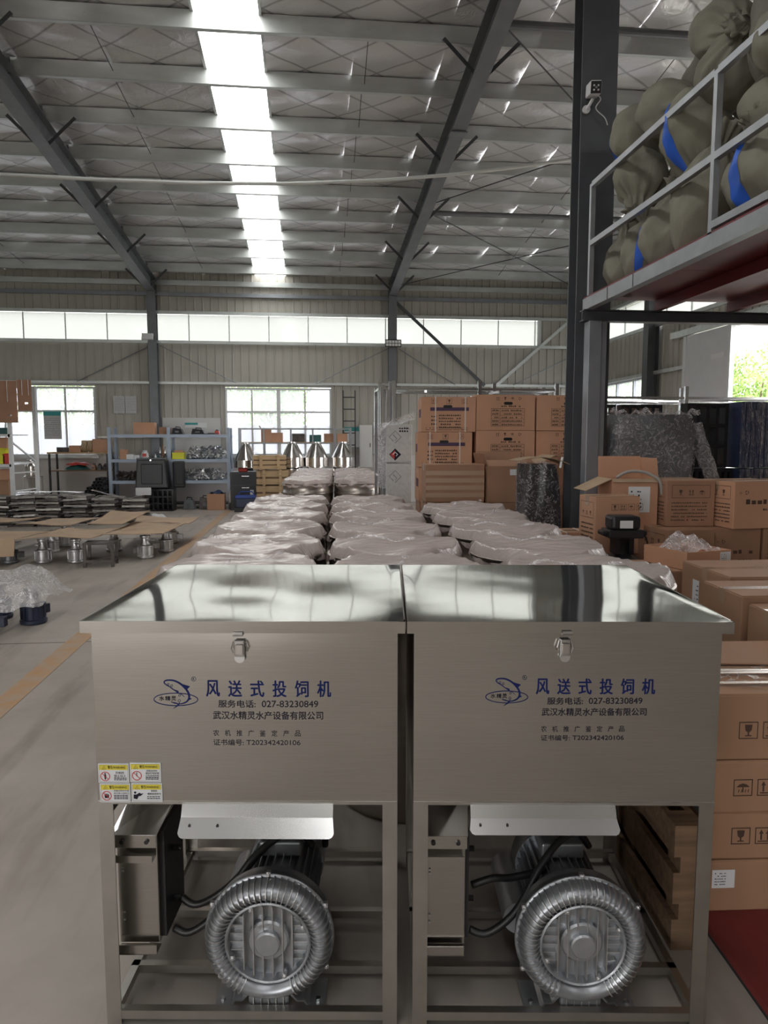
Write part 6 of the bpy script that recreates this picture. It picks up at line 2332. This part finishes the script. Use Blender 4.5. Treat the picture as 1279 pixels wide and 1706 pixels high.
# ---- stacks of steel frames
fr_ = MB()
fr_.box(-.2, -.22, 0, .2, .22, .006).box(-.21, -.23, 0, .21, -.21, .035).box(-.21, .21, 0, .21, .23, .035).box(-.21, -.21, 0, -.19, .21, .035).box(.19, -.21, 0, .21, .21, .035)
fr_.box(-.05, -.25, .0, .05, -.23, .02)
frm = [fr_.mesh('steel_tray', 'tray_steel')]
fr_.mesh
fr2 = MB()
fr2.v, fr2.f = list(fr_.v), list(fr_.f)
frm.append(fr2.mesh('steel_tray', 'rust_steel'))
SP = [(-5.62, 13.6, 10, 'first'), (-5.17, 13.7, 10, 'second'), (-4.72, 13.65, 10, 'third'), (-4.27, 13.75, 10, 'fourth'), (-3.80, 13.9, 9, 'fifth'), (-3.34, 14.1, 8, 'sixth, nearest the black crate')]
for (x, y, n, lb) in SP:
    for k in range(n):
        o = inst('steel_tray', frm[(k + int(x * 10)) % 2 if k < n - 1 else 0], None, (x + rnd.uniform(-.02, .02), y + rnd.uniform(-.03, .03), .058 * k), (rnd.uniform(-.05, .05) if k else 0, rnd.uniform(-.06, .06) if k else 0, rnd.uniform(-.12, .12)))
        tag(o, 'flat steel tray, %s from floor in %s low stack from the frame edge' % (('lowest', 'second', 'third', 'fourth', 'fifth', 'sixth', 'seventh', 'eighth', 'ninth', 'tenth')[k], lb.split(',')[0]), 'tray', 'stacked steel trays, %s stack' % lb.split(',')[0])
for k, (x, y, z, a, lb) in enumerate(((-5.0, 13.6, .60, 5, 'long bare metal strip'), (-4.45, 13.6, .60, -8, 'wide bare metal sheet'), (-3.75, 13.8, .56, 12, 'curled metal offcut'), (-3.5, 13.95, .52, -14, 'folded metal offcut'))):
    o = MB().grid(8, 3, lambda u, v: (-.3 + .6 * u, -.09 + .18 * v, .02 + (.07 if k > 1 else .01) * math.sin(3 * u + k))).build('metal_strip', 'bright_sheet', solid=.004)
    o.location = (x, y, z)
    o.rotation_euler = (0, 0, R_(a))
    tag(o, lb + ' lying on top of the tray stacks', 'sheet metal')
wc = thing('white_card', 'white card propped in front of the black wire crate', 'card', (-3.52, 15.6, .40), 3)
MB().box(-.16, 0, 0, .16, .008, .16).build('sheet', 'white_paper', wc)
MB().bar((0, .03, -.4), (0, .012, .02), .02).build('stake', 'wood_dark', wc)
wbg = MB().grid(16, 12, lambda u, v: (-.2 + .4 * u, -.16 + .32 * v, .10 * (math.sin(math.pi * u) * math.sin(math.pi * v)) ** .5 + .012 * math.sin(14 * u + 5 * v))).build('white_sack', 'white_plastic', smooth=True)
wbg.location = (-3.06, 14.6, 0)
tag(wbg, 'crumpled white sack lying on floor by the tray stacks', 'sack')


# ---- gear motors under cardboard
def motor(label, x, y, z, s, m, group, rz=0, film=False):
    t = thing('pump_motor', label, 'motor', (x, y, z), rz, group)
    t.scale = (s, s, s)
    MB().lathe([(.085, 0), (.095, .01), (.095, .03), (.08, .035), (.08, .13), (.09, .135), (.09, .15), (.06, .16)], 20).build('housing', m, t, smooth=True, sharp=35)
    for k in range(10):
        a = 2 * math.pi * k / 10
        MB().bar((.083 * math.cos(a), .083 * math.sin(a), .04), (.083 * math.cos(a), .083 * math.sin(a), .13), .006, .014, (math.cos(a), math.sin(a), 0)).build('fin', m, t)
    MB().lathe([(.06, .16), (.045, .19), (.045, .24), (.06, .25), (.06, .27), (.02, .275)], 16).build('neck', 'alu_part', t, smooth=True, sharp=35)
    MB().box(.06, -.03, .05, .15, .03, .12).build('terminal_box', m, t, bevel=.006)
    MB().bar((-.13, 0, .22), (.13, .02, .23), .03, .012).build('crossbar', 'alu_part', t)
    return t


GM = 'pump motors under cardboard'
ML = [(-4.25, 9.42, 'at the frame edge'), (-3.82, 9.45, 'under the bent sheet'), (-3.40, 9.42, 'first silver one'), (-2.99, 9.40, 'second silver one'), (-2.18, 9.66, 'beyond the small bench'), (-2.02, 10.2, 'under sheet corner'), (-3.6, 10.3, 'hidden in second row'), (-2.75, 10.3, 'second row behind bench'), (-4.4, 10.4, 'second row at frame edge'), (-2.1, 11.1, 'under the long sheet'), (-3.6, 10.9, 'third row at back')]
for k, (x, y, lb) in enumerate(ML):
    motor('upright silver pump motor under cardboard, ' + lb, x, y, 0, 1.12, 'alu_part' if k not in (0, 1) else 'cast_dark', GM, k * 40)


def sheet(label, pts, z, seed, bend=None, m='carton_sheet'):
    """corrugated cardboard sheet: four floor corners, slightly warped"""
    rn = random.Random(seed)
    p = rn.uniform(0, 6)
    A, B_, C_, D_ = [Vector((a[0], a[1], (a[2] if len(a) > 2 else z))) for a in pts]

    def f(u, v):
        q = (A * (1 - u) + B_ * u) * (1 - v) + (D_ * (1 - u) + C_ * u) * v
        q.z += .018 * math.sin(5 * u + p) * math.cos(4 * v + p)
        return q
    o = MB().grid(12, 8, f).build('cardboard_cover', m, solid=.008)
    tag(o, label, 'cardboard', 'cardboard sheets over the motors')
    if bend:
        fo = MB()
        fo.grid(12, 3, lambda u, v: Vector(f(u, 0)) + Vector((.0, -.05 * v, -bend * v))).build('folded_edge', m, o, solid=.008)
    return o


sheet('cardboard sheet with front edge folded down at frame edge', [(-4.7, 9.15), (-3.62, 9.12), (-3.42, 9.9), (-4.6, 10.0)], .345, 1, .20)
sheet('cardboard sheet in middle over silver motors', [(-3.55, 9.10), (-2.72, 9.12), (-2.55, 10.0), (-3.3, 10.1)], .358, 2)
sheet('cardboard sheet tilted up on top of the others', [(-3.10, 10.25, .40), (-2.55, 9.95, .42), (-2.35, 10.75, .52), (-2.95, 10.95, .50)], .42, 3)
sheet('wide cardboard sheet at the aisle end of motors', [(-2.62, 9.25, .37), (-1.92, 9.55, .34), (-1.82, 10.7, .34), (-2.55, 10.6, .37)], .37, 4)
sheet('cardboard sheet at back between motors and trays', [(-4.1, 10.4, .38), (-3.3, 10.2, .40), (-3.15, 11.2, .38), (-3.95, 11.4, .36)], .38, 5)
sheet('pale cardboard sheet at back near the frame edge', [(-5.0, 10.6, .40), (-4.2, 10.4, .42), (-4.0, 11.2, .40), (-4.9, 11.5, .36)], .40, 6)
sheet('long cardboard sheet stretching toward the aisle', [(-2.6, 10.75, .36), (-1.80, 10.75, .33), (-1.75, 11.6, .33), (-2.7, 11.6, .36)], .36, 7)
# small rusty bench
bt = thing('small_bench', 'small rusty square steel bench in front of motors', 'bench', (-2.60, 9.12, 0), 4)
for a in (-.18, .145):
    for b in (-.15, .115):
        MB().box(a, b, 0, a + .035, b + .035, .28).build('leg', 'rust_steel', bt)
MB().box(-.18, -.15, .28, .18, .15, .30).build('top', 'rust_steel', bt)
for z in (.06,):
    MB().box(-.145, -.148, z, .145, -.12, z + .03).build('rail', 'rust_steel', bt)
    MB().box(-.145, .12, z, .145, .148, z + .03).build('rail', 'rust_steel', bt)
    MB().box(-.178, -.115, z, -.15, .115, z + .03).build('rail', 'rust_steel', bt)
    MB().box(.15, -.115, z, .178, .115, z + .03).build('rail', 'rust_steel', bt)
# wrapped blue motors at the frame edge
GW = 'film covered blue motors'
for k, (x, y, lb) in enumerate(((-2.62, 5.92, 'closest to lane line end'), (-2.36, 6.25, 'beside the aisle'), (-2.72, 6.45, 'in back'), (-2.95, 6.05, 'at frame edge'))):
    motor('dark blue pump motor under draped film, ' + lb, x, y, 0, 1.15, 'motor_blue', GW, k * 70)
fdm = MB()


def drape(u, v):
    x, y = -.55 + 1.0 * u, -.45 + .95 * v
    e = max(abs(u - .5), abs(v - .5)) * 2
    return (x, y, .46 - .16 * max(0, e - .6) / .4 * 1.3 + .03 * math.sin(7 * u + 3 * v) + .018 * math.sin(17 * v - 5 * u) + .012 * math.sin(29 * u + 9 * v) - .05 * (u - .4) ** 2)


fdo = fdm.grid(34, 30, drape).build('film_sheet', 'film_milky', smooth=True)
fdo.location = (-2.62, 6.2, -.02)
tag(fdo, 'crumpled clear film sheet over dark blue motors', 'film')
